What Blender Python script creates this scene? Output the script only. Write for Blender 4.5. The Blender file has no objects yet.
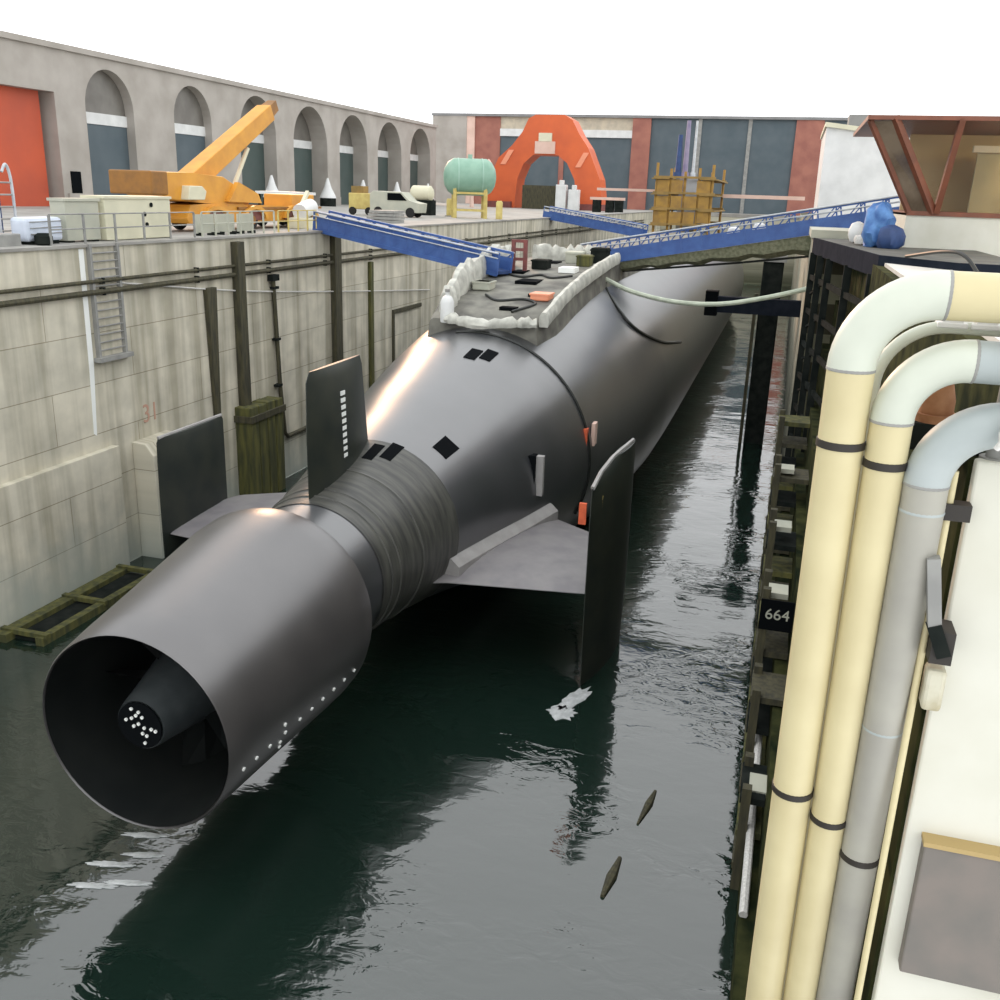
import bpy, bmesh, math, random
from mathutils import Vector, Matrix
random.seed(7)
PI = math.pi
C = bpy.context.scene.collection
S = bpy.context.scene

# ------------------------------------------------------------------ materials
def mat(name, c1, c2=None, scale=1.0, rough=0.7, metal=0.0, bump=0.0, stretch=None, detail=5.0, lo=0.35, hi=0.65, ior=1.5, spec=0.5):
    m = bpy.data.materials.new(name); m.use_nodes = True
    nt = m.node_tree; b = nt.nodes['Principled BSDF']
    b.inputs['Roughness'].default_value = rough
    b.inputs['Metallic'].default_value = metal
    b.inputs['IOR'].default_value = ior
    b.inputs['Specular IOR Level'].default_value = spec
    b.inputs['Base Color'].default_value = (*c1, 1)
    if c2 is not None or bump:
        tc = nt.nodes.new('ShaderNodeTexCoord'); mp = nt.nodes.new('ShaderNodeMapping')
        nz = nt.nodes.new('ShaderNodeTexNoise')
        nt.links.new(tc.outputs['Object'], mp.inputs['Vector']); nt.links.new(mp.outputs['Vector'], nz.inputs['Vector'])
        if stretch: mp.inputs['Scale'].default_value = stretch
        nz.inputs['Scale'].default_value = scale; nz.inputs['Detail'].default_value = detail
        if c2 is not None:
            cr = nt.nodes.new('ShaderNodeValToRGB')
            cr.color_ramp.elements[0].position = lo; cr.color_ramp.elements[1].position = hi
            cr.color_ramp.elements[0].color = (*c1, 1); cr.color_ramp.elements[1].color = (*c2, 1)
            nt.links.new(nz.outputs['Fac'], cr.inputs['Fac']); nt.links.new(cr.outputs['Color'], b.inputs['Base Color'])
        if bump:
            bp = nt.nodes.new('ShaderNodeBump'); bp.inputs['Strength'].default_value = bump; bp.inputs['Distance'].default_value = 0.05
            nt.links.new(nz.outputs['Fac'], bp.inputs['Height']); nt.links.new(bp.outputs['Normal'], b.inputs['Normal'])
    return m

def concrete_wall(name, base, dark, joint, green, zgreen, ylen=3.2, zlen=1.85):
    """cast concrete: board lifts with dark joints, rain streaks running down, algae towards the waterline"""
    m = bpy.data.materials.new(name); m.use_nodes = True
    nt = m.node_tree; N = nt.nodes; L = nt.links; b = N['Principled BSDF']; b.inputs['Roughness'].default_value = 0.85
    geo = N.new('ShaderNodeNewGeometry'); sep = N.new('ShaderNodeSeparateXYZ'); L.new(geo.outputs['Position'], sep.inputs[0])
    yz = N.new('ShaderNodeCombineXYZ'); L.new(sep.outputs['Y'], yz.inputs[0]); L.new(sep.outputs['Z'], yz.inputs[1])
    br = N.new('ShaderNodeTexBrick'); L.new(yz.outputs[0], br.inputs['Vector'])
    br.inputs['Scale'].default_value = 1.0; br.inputs['Brick Width'].default_value = ylen; br.inputs['Row Height'].default_value = zlen
    br.inputs['Mortar Size'].default_value = 0.022; br.inputs['Mortar Smooth'].default_value = 0.6; br.offset = 0.5
    br.inputs['Color1'].default_value = (1, 1, 1, 1); br.inputs['Color2'].default_value = (.86, .87, .88, 1); br.inputs['Mortar'].default_value = (*joint, 1)
    mp = N.new('ShaderNodeMapping'); mp.inputs['Scale'].default_value = (1.3, .07, 1); L.new(yz.outputs[0], mp.inputs['Vector'])
    st = N.new('ShaderNodeTexNoise'); st.inputs['Scale'].default_value = 1.0; st.inputs['Detail'].default_value = 6; L.new(mp.outputs[0], st.inputs['Vector'])
    r1 = N.new('ShaderNodeValToRGB'); r1.color_ramp.elements[0].position = .38; r1.color_ramp.elements[1].position = .58
    r1.color_ramp.elements[0].color = (*dark, 1); r1.color_ramp.elements[1].color = (*base, 1); L.new(st.outputs['Fac'], r1.inputs['Fac'])
    bl = N.new('ShaderNodeTexNoise'); bl.inputs['Scale'].default_value = .8; bl.inputs['Detail'].default_value = 7; L.new(yz.outputs[0], bl.inputs['Vector'])
    r2 = N.new('ShaderNodeValToRGB'); r2.color_ramp.elements[0].position = .3; r2.color_ramp.elements[1].position = .7
    r2.color_ramp.elements[0].color = (.78, .78, .76, 1); r2.color_ramp.elements[1].color = (1.08, 1.07, 1.04, 1); L.new(bl.outputs['Fac'], r2.inputs['Fac'])
    m1 = N.new('ShaderNodeMixRGB'); m1.blend_type = 'MULTIPLY'; m1.inputs[0].default_value = 1; L.new(r1.outputs[0], m1.inputs[1]); L.new(br.outputs['Color'], m1.inputs[2])
    m2 = N.new('ShaderNodeMixRGB'); m2.blend_type = 'MULTIPLY'; m2.inputs[0].default_value = 1; L.new(m1.outputs[0], m2.inputs[1]); L.new(r2.outputs[0], m2.inputs[2])
    # algae band near the water, broken up by the noise
    mr = N.new('ShaderNodeMapRange'); mr.inputs['From Min'].default_value = zgreen[0]; mr.inputs['From Max'].default_value = zgreen[1]
    mr.inputs['To Min'].default_value = 1; mr.inputs['To Max'].default_value = 0
    ad = N.new('ShaderNodeMath'); ad.operation = 'MULTIPLY_ADD'; ad.inputs[1].default_value = 3; L.new(bl.outputs['Fac'], ad.inputs[0]); L.new(sep.outputs['Z'], ad.inputs[2])
    L.new(ad.outputs[0], mr.inputs['Value'])
    m3 = N.new('ShaderNodeMixRGB'); L.new(mr.outputs[0], m3.inputs[0]); L.new(m2.outputs[0], m3.inputs[1]); m3.inputs[2].default_value = (*green, 1)
    L.new(m3.outputs[0], b.inputs['Base Color'])
    bp = N.new('ShaderNodeBump'); bp.inputs['Strength'].default_value = .25; bp.inputs['Distance'].default_value = .05; L.new(bl.outputs['Fac'], bp.inputs['Height']); L.new(bp.outputs[0], b.inputs['Normal'])
    return m

M = {}
M['wall'] = concrete_wall('dock_concrete', (.68, .64, .53), (.44, .41, .32), (.48, .46, .41), (.38, .42, .375), (1.0, 4.4), 9.0, 1.85)
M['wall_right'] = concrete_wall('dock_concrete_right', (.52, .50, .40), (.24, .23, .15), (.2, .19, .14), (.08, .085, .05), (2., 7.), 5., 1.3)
M['slime_shade'] = mat('slimy_shaded_concrete', (.010, .015, .007), (.05, .053, .02), 1.6, .95, bump=.4, spec=.05)  # green slime, darkened so the recess shade sits in the colour
M['quay'] = mat('quay_concrete', (.36, .35, .32), (.26, .25, .23), .5, .9)
M['quay_r'] = mat('quay_concrete_pale', (.62, .61, .56), (.5, .49, .45), .6, .9)
M['white_wall'] = mat('white_painted_concrete', (.66, .655, .58), (.56, .55, .46), .9, .7, detail=7, lo=.3, hi=.7)
M['hull'] = mat('hull_paint', (.032, .035, .038), (.046, .048, .052), .55, .32, bump=.05, ior=2.2, spec=.6)
M['shroud'] = mat('shroud_paint', (.042, .039, .040), (.056, .052, .052), .8, .36, bump=.05, ior=2.0, spec=.6)
M['duct_dark'] = mat('shroud_inner_black', (.008, .010, .010), (.014, .016, .015), .8, .6, spec=.2)
M['band'] = mat('cone_band_worn_paint', (.036, .037, .034), (.082, .082, .07), 2.2, .42, stretch=(.4, 3, .4), bump=.05)
M['fin'] = mat('fin_dark_paint', (.012, .017, .014), (.024, .028, .020), 1.2, .5)
M['plane'] = mat('stern_plane_paint', (.17, .16, .17), (.22, .21, .21), 1.4, .5)
M['plane_strip'] = mat('root_fillet_paint', (.27, .26, .25), (.33, .32, .31), 2, .5)
M['black'] = mat('opening_and_shadow_black', (.004, .005, .006), None, rough=.9, spec=.05)
M['hub'] = mat('hub_grey', (.035, .042, .045), (.055, .063, .065), 2, .5)
M['stud'] = mat('white_mark_paint', (.85, .87, .84), None, rough=.5)
M['deck'] = mat('deck_grime', (.10, .097, .085), (.235, .23, .195), 1.0, .8, bump=.3)
M['canvas'] = mat('white_canvas', (.58, .58, .52), (.38, .38, .34), 2.2, .9, bump=.6)
M['cable'] = mat('black_rubber', (.012, .014, .012), None, rough=.5)
M['hose'] = mat('pale_hose', (.55, .60, .48), (.42, .47, .37), 3, .6)
M['rope'] = mat('white_rope', (.66, .65, .62), (.5, .49, .46), 20, .9)
M['blue'] = mat('blue_paint', (.035, .085, .27), (.05, .12, .34), 2, .5)
M['blue_d'] = mat('blue_dark', (.02, .045, .13), (.03, .07, .2), 2, .6)
M['bluecloth'] = mat('blue_tarpaulin', (.03, .10, .30), (.10, .24, .50), 2.6, .6, bump=.5)
M['silver'] = mat('galvanised_rail', (.55, .58, .60), (.42, .45, .48), 3, .5)
M['net'] = mat('green_netting', (.13, .14, .085), (.24, .24, .16), 6, .95, bump=.5)
M['redbrown'] = mat('red_brown_paint', (.22, .06, .05), (.15, .05, .045), 3, .6)
M['orange'] = mat('orange_portal_paint', (.66, .125, .03), (.55, .10, .028), .3, .55)
M['orange_l'] = mat('pale_orange_panel', (.80, .30, .17), None, rough=.5)
M['cream'] = mat('cream_paint', (.70, .67, .50), (.60, .58, .43), .8, .55)
M['white'] = mat('white_paint', (.70, .71, .70), (.60, .61, .60), 1, .5)
M['bluewhite'] = mat('blue_white_sheet', (.62, .68, .78), (.52, .57, .66), 1.6, .7, bump=.3)
M['palegrey'] = mat('pale_grey_green_paint', (.47, .47, .38), (.40, .41, .34), 1, .7)
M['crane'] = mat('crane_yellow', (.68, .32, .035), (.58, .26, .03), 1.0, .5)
M['crane_d'] = mat('crane_dark_yellow_trim', (.30, .13, .02), (.22, .10, .02), 2, .6)  # darker yellow for counterweight, boom head and trim
M['yellow'] = mat('pale_yellow_steel', (.60, .50, .17), (.50, .38, .12), 2, .6)
M['scaf'] = mat('scaffold_yellow_brown', (.38, .22, .04), (.26, .15, .04), 1.5, .7)
M['plank'] = mat('scaffold_plank', (.32, .20, .06), (.22, .15, .05), 1.2, .85)
M['purple'] = mat('mast_purple_grey', (.20, .17, .28), (.28, .24, .34), 1.2, .5)
M['tank'] = mat('tank_green', (.20, .36, .27), (.25, .42, .32), 1.2, .5)
M['tank_e'] = mat('tank_end_green', (.27, .44, .35), (.32, .49, .40), 1.2, .5)
M['tyre'] = mat('tyre', (.015, .015, .015), None, rough=.9)
M['steel_d'] = mat('dark_steel', (.010, .013, .012), (.022, .025, .022), 2, .95, spec=.05)
M['steel_n'] = mat('navy_steel', (.012, .016, .024), (.02, .024, .034), 2, .95, spec=.04)
M['steel_g'] = mat('grey_steel', (.22, .22, .21), (.30, .30, .28), 2, .6)
M['deck_steel'] = mat('deck_dark_steel', (.05, .055, .05), (.10, .105, .09), 1.5, .7)
M['timber'] = mat('wet_timber', (.035, .033, .02), (.075, .068, .034), 2.5, .8, stretch=(3, 3, .5), bump=.4)
M['timber_g'] = mat('algae_timber', (.045, .05, .02), (.12, .115, .03), 2.2, .85, stretch=(2, 2, .3), bump=.4)
M['facade'] = mat('facade_stone', (.41, .38, .345), (.33, .305, .27), .35, .9, detail=8)
M['facade_in'] = mat('facade_reveal', (.26, .22, .17), (.21, .18, .14), .5, .9)
M['door_g'] = mat('grey_blue_door', (.065, .092, .108), (.085, .112, .128), .4, .6)
M['door_green'] = mat('grey_green_door', (.052, .078, .072), (.068, .092, .085), .4, .6)
M['arch_glass'] = mat('dim_arch_window', (.13, .12, .105), (.18, .17, .15), .6, .4)
M['red_door'] = mat('red_orange_door', (.52, .085, .03), (.42, .07, .03), .25, .6)
M['brick'] = mat('red_brown_brick', (.36, .15, .11), (.28, .11, .085), .5, .85)
M['brick_l'] = mat('pale_pink_render_and_sunlit', (.72, .52, .44), (.62, .43, .35), .5, .85)  # also colours the sunlit strip on the end hall
M['beige'] = mat('beige_clerestory', (.55, .48, .36), (.42, .37, .29), .8, .5)
M['roof'] = mat('roof_grey', (.2, .2, .2), (.25, .25, .25), .4, .8)
M['cabin_frame'] = mat('cabin_red_brown_frame', (.22, .07, .035), (.16, .055, .03), 2, .5)
M['cabin_in'] = mat('cabin_interior_olive', (.34, .33, .21), (.46, .42, .25), .6, .8)
M['cabin_in2'] = mat('cabin_interior_tan', (.60, .46, .25), (.50, .38, .20), .6, .8)
M['pipe_c'] = mat('pipe_cream_lagging', (.61, .54, .32), (.54, .47, .27), 1.4, .45)
M['pipe_w'] = mat('pipe_pale_green_white', (.57, .60, .51), (.50, .53, .45), 1.6, .42)
M['pipe_g'] = mat('pipe_grey_lagging', (.36, .35, .30), (.30, .29, .255), 1.6, .5)
M['pipe_gw'] = mat('pipe_blue_grey_elbow', (.38, .42, .415), (.32, .36, .355), 1.6, .5)
M['strap'] = mat('black_strap', (.02, .016, .012), None, rough=.6)
M['rust'] = mat('rusty_iron', (.24, .10, .04), (.36, .18, .09), 6, .9, bump=.3)
M['boxbrown'] = mat('grey_brown_cover', (.19, .165, .145), (.15, .14, .125), 2.5, .7)
M['tan'] = mat('tan_edge', (.40, .29, .12), None, rough=.7)
M['redmark'] = mat('faded_red_paint', (.50, .30, .22), None, rough=.9)
M['orangeband'] = mat('orange_red_flag', (.70, .13, .05), (.55, .1, .04), 5, .8)
M['foam'] = mat('white_foam_and_reflection', (.60, .62, .62), (.40, .42, .42), 6, .6, bump=.5)  # foam streaks, and the sky reflection painted below the end plate
M['dirtyblock'] = mat('dirty_cream_block', (.55, .53, .42), (.40, .36, .24), 5, .85)

M['brown_glass'] = mat('brown_tinted_glass', (.10, .07, .045), (.22, .17, .12), .9, .15)
M['brown_glass'] = mat('brown_tinted_glass', (.10, .07, .045), (.22, .17, .12), .9, .15)
def glass_mat(name, col, rough=.05, alpha=.55):
    m = mat(name, col, None, rough=rough); b = m.node_tree.nodes['Principled BSDF']
    b.inputs['Alpha'].default_value = alpha
    return m
M['cabin_glass'] = glass_mat('cabin_glass', (.10, .09, .08), .03, .12)

def water_mat():
    m = bpy.data.materials.new('dock_water'); m.use_nodes = True
    nt = m.node_tree; N = nt.nodes; L = nt.links; b = N['Principled BSDF']
    b.inputs['Base Color'].default_value = (.008, .019, .014, 1); b.inputs['Roughness'].default_value = .06
    b.inputs['IOR'].default_value = 1.95
    geo = N.new('ShaderNodeNewGeometry')
    def noise(sc, sx, sy, det, dist=0):
        mp = N.new('ShaderNodeMapping'); mp.inputs['Scale'].default_value = (sx, sy, 1); L.new(geo.outputs['Position'], mp.inputs['Vector'])
        n = N.new('ShaderNodeTexNoise'); n.inputs['Scale'].default_value = sc; n.inputs['Detail'].default_value = det; n.inputs['Distortion'].default_value = dist
        L.new(mp.outputs[0], n.inputs['Vector']); return n
    small = noise(1.5, 1.0, 1.7, 3, .6); big = noise(.25, 1, 1, 2); swell = noise(.32, 1, 1.4, 2)
    rp = N.new('ShaderNodeMapRange'); rp.inputs['From Min'].default_value = .46; rp.inputs['From Max'].default_value = .62
    rp.inputs['To Min'].default_value = .10; rp.inputs['To Max'].default_value = .62; L.new(big.outputs['Fac'], rp.inputs['Value'])
    b1 = N.new('ShaderNodeBump'); b1.inputs['Distance'].default_value = .075; L.new(small.outputs['Fac'], b1.inputs['Height']); L.new(rp.outputs[0], b1.inputs['Strength'])
    b2 = N.new('ShaderNodeBump'); b2.inputs['Distance'].default_value = .25; b2.inputs['Strength'].default_value = .16; L.new(swell.outputs['Fac'], b2.inputs['Height'])
    L.new(b1.outputs[0], b2.inputs['Normal']); L.new(b2.outputs[0], b.inputs['Normal'])
    return m
M['water'] = water_mat()

# ------------------------------------------------------------------ mesh helpers
class MB:
    def __init__(s): s.bm = bmesh.new()
    def box(s, x0, x1, y0, y1, z0, z1):
        v = [s.bm.verts.new(p) for p in [(x0,y0,z0),(x1,y0,z0),(x1,y1,z0),(x0,y1,z0),(x0,y0,z1),(x1,y0,z1),(x1,y1,z1),(x0,y1,z1)]]
        for f in [(3,2,1,0),(4,5,6,7),(0,1,5,4),(1,2,6,5),(2,3,7,6),(3,0,4,7)]: s.bm.faces.new([v[i] for i in f])
        return s
    def rings(s, rs, cap0=True, cap1=True, closed=True):
        vs = [[s.bm.verts.new(p) for p in r] for r in rs]; n = len(rs[0])
        for a, b in zip(vs[:-1], vs[1:]):
            for i in range(n if closed else n-1):
                j = (i+1) % n; s.bm.faces.new((a[i], a[j], b[j], b[i]))
        if cap0: s.bm.faces.new(list(reversed(vs[0])))
        if cap1: s.bm.faces.new(vs[-1])
        return s
    def tube(s, path, r, seg=10, caps=True):
        path = [Vector(p) for p in path]; n = len(path); rs = []
        rad = r if isinstance(r, (list, tuple)) else [r]*n
        prev = None
        for i, p in enumerate(path):
            d = (path[min(i+1, n-1)] - path[max(i-1, 0)]).normalized()
            if prev is None:
                u = d.orthogonal().normalized()
            else:
                u = (prev - d*prev.dot(d)).normalized()
            prev = u; w = d.cross(u)
            rs.append([p + (u*math.cos(2*PI*k/seg) + w*math.sin(2*PI*k/seg))*rad[i] for k in range(seg)])
        return s.rings(rs, caps, caps)
    def bar(s, p, q, w, h=None):
        """square bar from p to q"""
        p = Vector(p); q = Vector(q); h = h or w; d = (q-p).normalized()
        up = Vector((0,0,1)) if abs(d.z) < .95 else Vector((0,1,0))
        u = d.cross(up).normalized(); v = u.cross(d)
        rs = [[c + u*a*w/2 + v*b*h/2 for a, b in ((-1,-1),(1,-1),(1,1),(-1,1))] for c in (p, q)]
        return s.rings(rs)
    def prism(s, poly, axis, a, b):
        """poly in the two other axes (order x,y,z minus axis), extruded from a to b"""
        def P(u, v, t): return {'x': (t,u,v), 'y': (u,t,v), 'z': (u,v,t)}[axis]
        return s.rings([[P(u, v, a) for u, v in poly], [P(u, v, b) for u, v in poly]])
    def lathe(s, prof, c, axis='z', seg=20, cap0=True, cap1=True):
        rs = []
        for r, t in prof:
            ring = []
            for k in range(seg):
                a = 2*PI*k/seg; u, v = r*math.cos(a), r*math.sin(a)
                ring.append({'x': (c[0]+t, c[1]+u, c[2]+v), 'y': (c[0]+u, c[1]+t, c[2]+v), 'z': (c[0]+u, c[1]+v, c[2]+t)}[axis])
            rs.append(ring)
        return s.rings(rs, cap0, cap1)
    def build(s, name, m, parent=None, smooth=True, bevel=0, sharp=.7):
        bm = s.bm
        if bevel:
            bmesh.ops.bevel(bm, geom=list(bm.edges), offset=bevel, segments=2, affect='EDGES', profile=.5)
        bmesh.ops.recalc_face_normals(bm, faces=bm.faces)
        me = bpy.data.meshes.new(name); bm.to_mesh(me); bm.free()
        o = bpy.data.objects.new(name, me); C.objects.link(o)
        if parent is not None:
            off = Vector(parent['_w']); o.parent = parent; o['_w'] = parent['_w']
        else:
            xs = [v.co for v in me.vertices]
            off = Vector(((min(v.x for v in xs)+max(v.x for v in xs))/2, (min(v.y for v in xs)+max(v.y for v in xs))/2, min(v.z for v in xs)))
            o.location = off; o['_w'] = list(off)
        me.transform(Matrix.Translation(-off))
        me.materials.append(m if not isinstance(m, str) else M[m])
        if smooth:
            for p in me.polygons: p.use_smooth = True
            me.set_sharp_from_angle(angle=sharp)
        return o
def tag(o, label=None, cat=None, group=None, kind=None):
    if label: o['label'] = label
    if cat: o['category'] = cat
    if group: o['group'] = group
    if kind: o['kind'] = kind
    return o
def thing(name, label, cat, loc, group=None):
    o = bpy.data.objects.new(name, None); C.objects.link(o); o.location = loc; o['_w'] = list(loc); o.empty_display_size = .3
    return tag(o, label, cat, group)
def struct(o): o['kind'] = 'structure'; return o
def dup(root, loc, rz=0, label=None, group=None, scale=None):
    r = root.copy(); C.objects.link(r); r.location = loc; r.rotation_euler = (0, 0, rz)
    if scale: r.scale = scale
    if label: r['label'] = label
    if group: r['group'] = group
    for ch in list(root.children):
        c = ch.copy(); C.objects.link(c); c.parent = r
        for g in list(ch.children):
            d = g.copy(); C.objects.link(d); d.parent = c
    return r
def text_mesh(name, body, size, m, parent, matrix, depth=.01):
    cu = bpy.data.curves.new(name, 'FONT'); cu.body = body; cu.size = size; cu.extrude = depth; cu.align_x = 'CENTER'; cu.align_y = 'CENTER'
    t = bpy.data.objects.new(name, cu); C.objects.link(t)
    bpy.context.view_layer.update()
    me = bpy.data.meshes.new_from_object(t.evaluated_get(bpy.context.evaluated_depsgraph_get()))
    bpy.data.objects.remove(t); bpy.data.curves.remove(cu)
    me.transform(matrix); o = bpy.data.objects.new(name, me); C.objects.link(o); me.materials.clear(); me.materials.append(M[m])
    if parent is not None:
        me.transform(Matrix.Translation(-Vector(parent['_w']))); o.parent = parent; o['_w'] = parent['_w']
    return o
def catmull(pts, n=8):
    P = [Vector(p) for p in pts]; P = [2*P[0]-P[1]] + P + [2*P[-1]-P[-2]]; out = []
    for i in range(1, len(P)-2):
        for k in range(n):
            t = k/n; a, b, c, d = P[i-1:i+3]
            out.append(.5*((2*b) + (c-a)*t + (2*a-5*b+4*c-d)*t*t + (3*b-a-3*c+d)*t**3))
    out.append(P[-2]); return out
def interp(tab, y):
    if y <= tab[0][0]: return tab[0][1:]
    for a, b in zip(tab[:-1], tab[1:]):
        if y <= b[0]:
            t = (y-a[0])/(b[0]-a[0]); return tuple(u+(v-u)*t for u, v in zip(a[1:], b[1:]))
    return tab[-1][1:]

# ------------------------------------------------------------------ camera
cam = bpy.data.cameras.new('camera'); co = bpy.data.objects.new('camera', cam); C.objects.link(co)
cam.sensor_width = 36; cam.lens = 955/1000*36; cam.clip_end = 1000; cam.clip_start = .1
R = Matrix(((0.9583495207714441, -0.11612348613068475, 0.26092437986129224),
            (0.2837966097332697, 0.28475538206344964, -0.9156275753218668),
            (0.032026244566690384, 0.9515407024162211, 0.3058506356118932)))
EYE = Vector((0, 0, 14.6))
co.matrix_world = Matrix.Translation(EYE) @ R.to_4x4()
S.camera = co

# ------------------------------------------------------------------ dock, quays, water
GL, GR = 12.3, 13.0            # quay heights
WX = -24.0                     # left dock wall face
w = MB().box(-26, WX, -8, 190, -3, GL).build('wall_left', 'wall', smooth=False); struct(w)
q = MB().box(-170, -26, -30, 260, 5, GL-.003).build('floor_quay_left', 'quay', smooth=False); struct(q)
struct(MB().box(-26, .95, 188, 190, -3, GL-.6).build('wall_far', 'wall_right', smooth=False))
struct(MB().box(-26, 140, 190, 260, 5, GL-.006).build('floor_quay_far', 'quay', smooth=False))
# lower plinth of the left wall, a hand proud of the upper lifts
struct(MB().box(WX, WX+.28, -6, 29.9, -2, 4.95).build('trim_1', 'wall', smooth=False, bevel=.02))
# coping
struct(MB().box(WX-1.5, WX+.10, -8, 188, GL-.001, GL+.10).build('trim_2', 'quay', smooth=False))
bt = MB().prism([(WX, -2), (WX+1.0, -2), (WX+.95, 4.3), (WX+.6, 4.75), (WX, 4.8)], 'y', 31.0, 33.2).build('concrete_buttress', 'wall', smooth=False, bevel=.03)
tag(bt, 'pale concrete buttress at the foot of the left dock wall', 'buttress')

# right side: stepped altars, then the straight wall further off
alt = MB()
xs = [.55+.32*i for i in range(7)]; zs = [1.2, 3.0, 4.9, 6.8, 8.7, 10.6, 12.9]
poly = [(xs[0], -3)]
for x, z in zip(xs, zs): poly += [(x, z), (x+.32, z)]
poly = poly[:-1] + [(2.75, 12.9), (2.75, -3)]
alt.prism(poly, 'y', 8.4, 45); struct(alt.build('wall_right', 'slime_shade', smooth=False))
struct(MB().box(2.72, 140, 8.4, 45, 6, GR).build('floor_quay_right', 'quay_r', smooth=False))
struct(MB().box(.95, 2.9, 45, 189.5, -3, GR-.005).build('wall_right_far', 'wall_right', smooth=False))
struct(MB().box(2.9, 140, 45, 190, 6, GR-.01).build('floor_quay_right_far', 'quay_r', smooth=False))
struct(MB().box(1.425, 9, 7.15, 7.27, -3, 12.92).build('wall_near', 'white_wall', smooth=False, bevel=.02))
struct(MB().box(1.40, 9, 7.27, 8.4, -3, 12.9).build('wall_near_core', 'slime_shade', smooth=False))
bm = MB(); bm.bm.faces.new([bm.bm.verts.new(p) for p in ((-23.99, -14, 0), (1.35, -14, 0), (1.35, 187.9, 0), (-23.99, 187.9, 0))])
wa = bm.build('water', 'water', smooth=False); tag(wa, 'dark green rippled water filling the dock', 'water', kind='stuff')

# pipes and verticals on the left wall
for z, r, lab in ((11.1, .07, 'upper of two dark pipes running along the left dock wall'), (10.72, .10, 'lower of two dark pipes running along the left dock wall')):
    t = thing('wall_pipe', lab, 'pipe', (WX+.14, 10, z), 'dark pipes along the left wall')
    MB().tube([(WX+.14, 4, z), (WX+.14, 165, z)], r, 8).build('pipe_run', 'timber', t)
    b = MB()
    for y in range(12, 160, 6): b.box(WX, WX+.2, y-.05, y+.05, z-r-.04, z+r+.04)
    b.build('bracket', 'steel_d', t)
def wall_post(y, z0, z1, wd, dp, m, lab, cat='post', name='fender_post', taper=0):
    return tag(MB().prism([(y-wd/2+taper, z0), (y+wd/2-taper, z0), (y+wd/2, z1), (y-wd/2, z1)], 'x', WX, WX+dp).build(name, m, smooth=False, bevel=.02), lab, cat)
wall_post(36.9, 4.6, 10.3, .75, .22, 'timber', 'dark tapering timber fender, leftmost on the left dock wall', taper=.22)
wall_post(39.2, 4.6, 12.15, .62, .34, 'timber', 'tall dark timber fender above the mossy block on the left dock wall')
wall_post(49.2, 4.5, 12.2, .8, .32, 'timber', 'dark timber fender below the end of the left blue gangway')
wall_post(54, 2.4, 10.45, .45, .2, 'timber_g', 'thin greenish fender strip on the left wall behind the upright fin', name='fender_strip')
t = thing('drain_pipe', 'thin dark drain pipe with a bent foot on the left dock wall', 'pipe', (WX+.14, 42.5, 2.2))
MB().tube([(WX+.14, 42.3, 10.3), (WX+.14, 42.6, 5), (WX+.14, 42.9, 2.5), (WX+.14, 43.2, 2.25), (WX+.14, 46, 2.25)], .11, 8).build('pipe_run', 'timber', t)
b = MB()
for z in (9.8, 7.3, 5): b.box(WX, WX+.26, 42.2, 42.65, z, z+.12)
b.build('bracket', 'steel_d', t); MB().box(WX, WX+.3, 42.0, 42.65, 10.2, 10.5).build('pipe_hopper', 'steel_d', t)
t = thing('fender_block', 'squat mossy green timber block standing against the left dock wall', 'fender', (WX+.5, 40.1, -.3))
for i in range(4):
    MB().box(WX, WX+.85, 38.5+.78*i, 38.5+.78*i+.70, -.8, 4.7-.03*(i % 2)).build('timber_baulk', 'timber_g', t, smooth=False, bevel=.04)
MB().box(WX, WX+.95, 38.4, 41.65, 4.0, 4.3).build('waling', 'timber', t, smooth=False)
t = thing('wall_ladder', 'grey rung ladder and plate fixed high on the left dock wall', 'ladder', (WX+.1, 30.2, 8.2))
for y in (29.5, 31.0): MB().box(WX, WX+.16, y-.06, y+.06, 8.3, 12.4).build('rail', 'steel_g', t)
for k in range(13): MB().tube([(WX+.1, 29.5, 8.6+.29*k), (WX+.1, 31, 8.6+.29*k)], .03, 6).build('rung', 'steel_g', t)
MB().box(WX, WX+.3, 29.3, 31.2, 8.2, 8.36).build('foot_plate', 'steel_g', t)
tag(MB().prism([(28.9, 5.6), (29.05, 5.5), (29.25, 8), (29.3, 12.25), (29.05, 12.25), (29.0, 8)], 'x', WX, WX+.012).build('paint_run', 'stud', smooth=False), 'white paint run down the left dock wall', 'stain')
tm = Matrix(((0,0,1,WX+.012),(1,0,0,32.3),(0,1,0,5.7),(0,0,0,1)))
o = text_mesh('wall_number', '31', 1.05, 'redmark', None, tm, .004); tag(o, 'faded red number painted on the left dock wall above the buttress', 'number')
t = thing('staging_raft', 'dark timber staging raft floating at the foot of the left wall', 'raft', (-23, 26.3, 0))
MB().box(WX+.32, -23.2, 22.8, 29.2, -.15, .28).build('raft_rail', 'timber_g', t, smooth=False)
MB().box(-22.2, -21.9, 23.0, 29.2, -.15, .28).build('raft_rail', 'timber_g', t, smooth=False)
MB().box(-23.3, -22.1, 23.2, 29.1, -.12, .1).build('raft_deck', 'steel_d', t, smooth=False)
for y in (23.1, 26, 29): MB().box(WX+.32, -21.85, y, y+.2, .2, .36).build('cross_beam', 'timber_g', t, smooth=False)
tag(MB().tube(catmull([(WX+.1, 31, 10.95), (WX+.12, 40, 9.9), (WX+.15, 52, 8.9), (WX+.12, 64, 8.0)]), .035, 6).build('mooring_rope', 'rope'), 'thin pale rope strung along the left dock wall', 'rope')
t = thing('wall_recess_frame', 'dark thin lintel and jamb outlining a recess low on the far left wall', 'frame', (WX, 60.5, 4.3))
MB().box(WX, WX+.12, 57.5, 62.5, 7.0, 7.25).build('lintel', 'timber', t, smooth=False)
MB().box(WX, WX+.1, 57.5, 57.75, 3, 7.0).build('jamb', 'timber', t, smooth=False)

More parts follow.
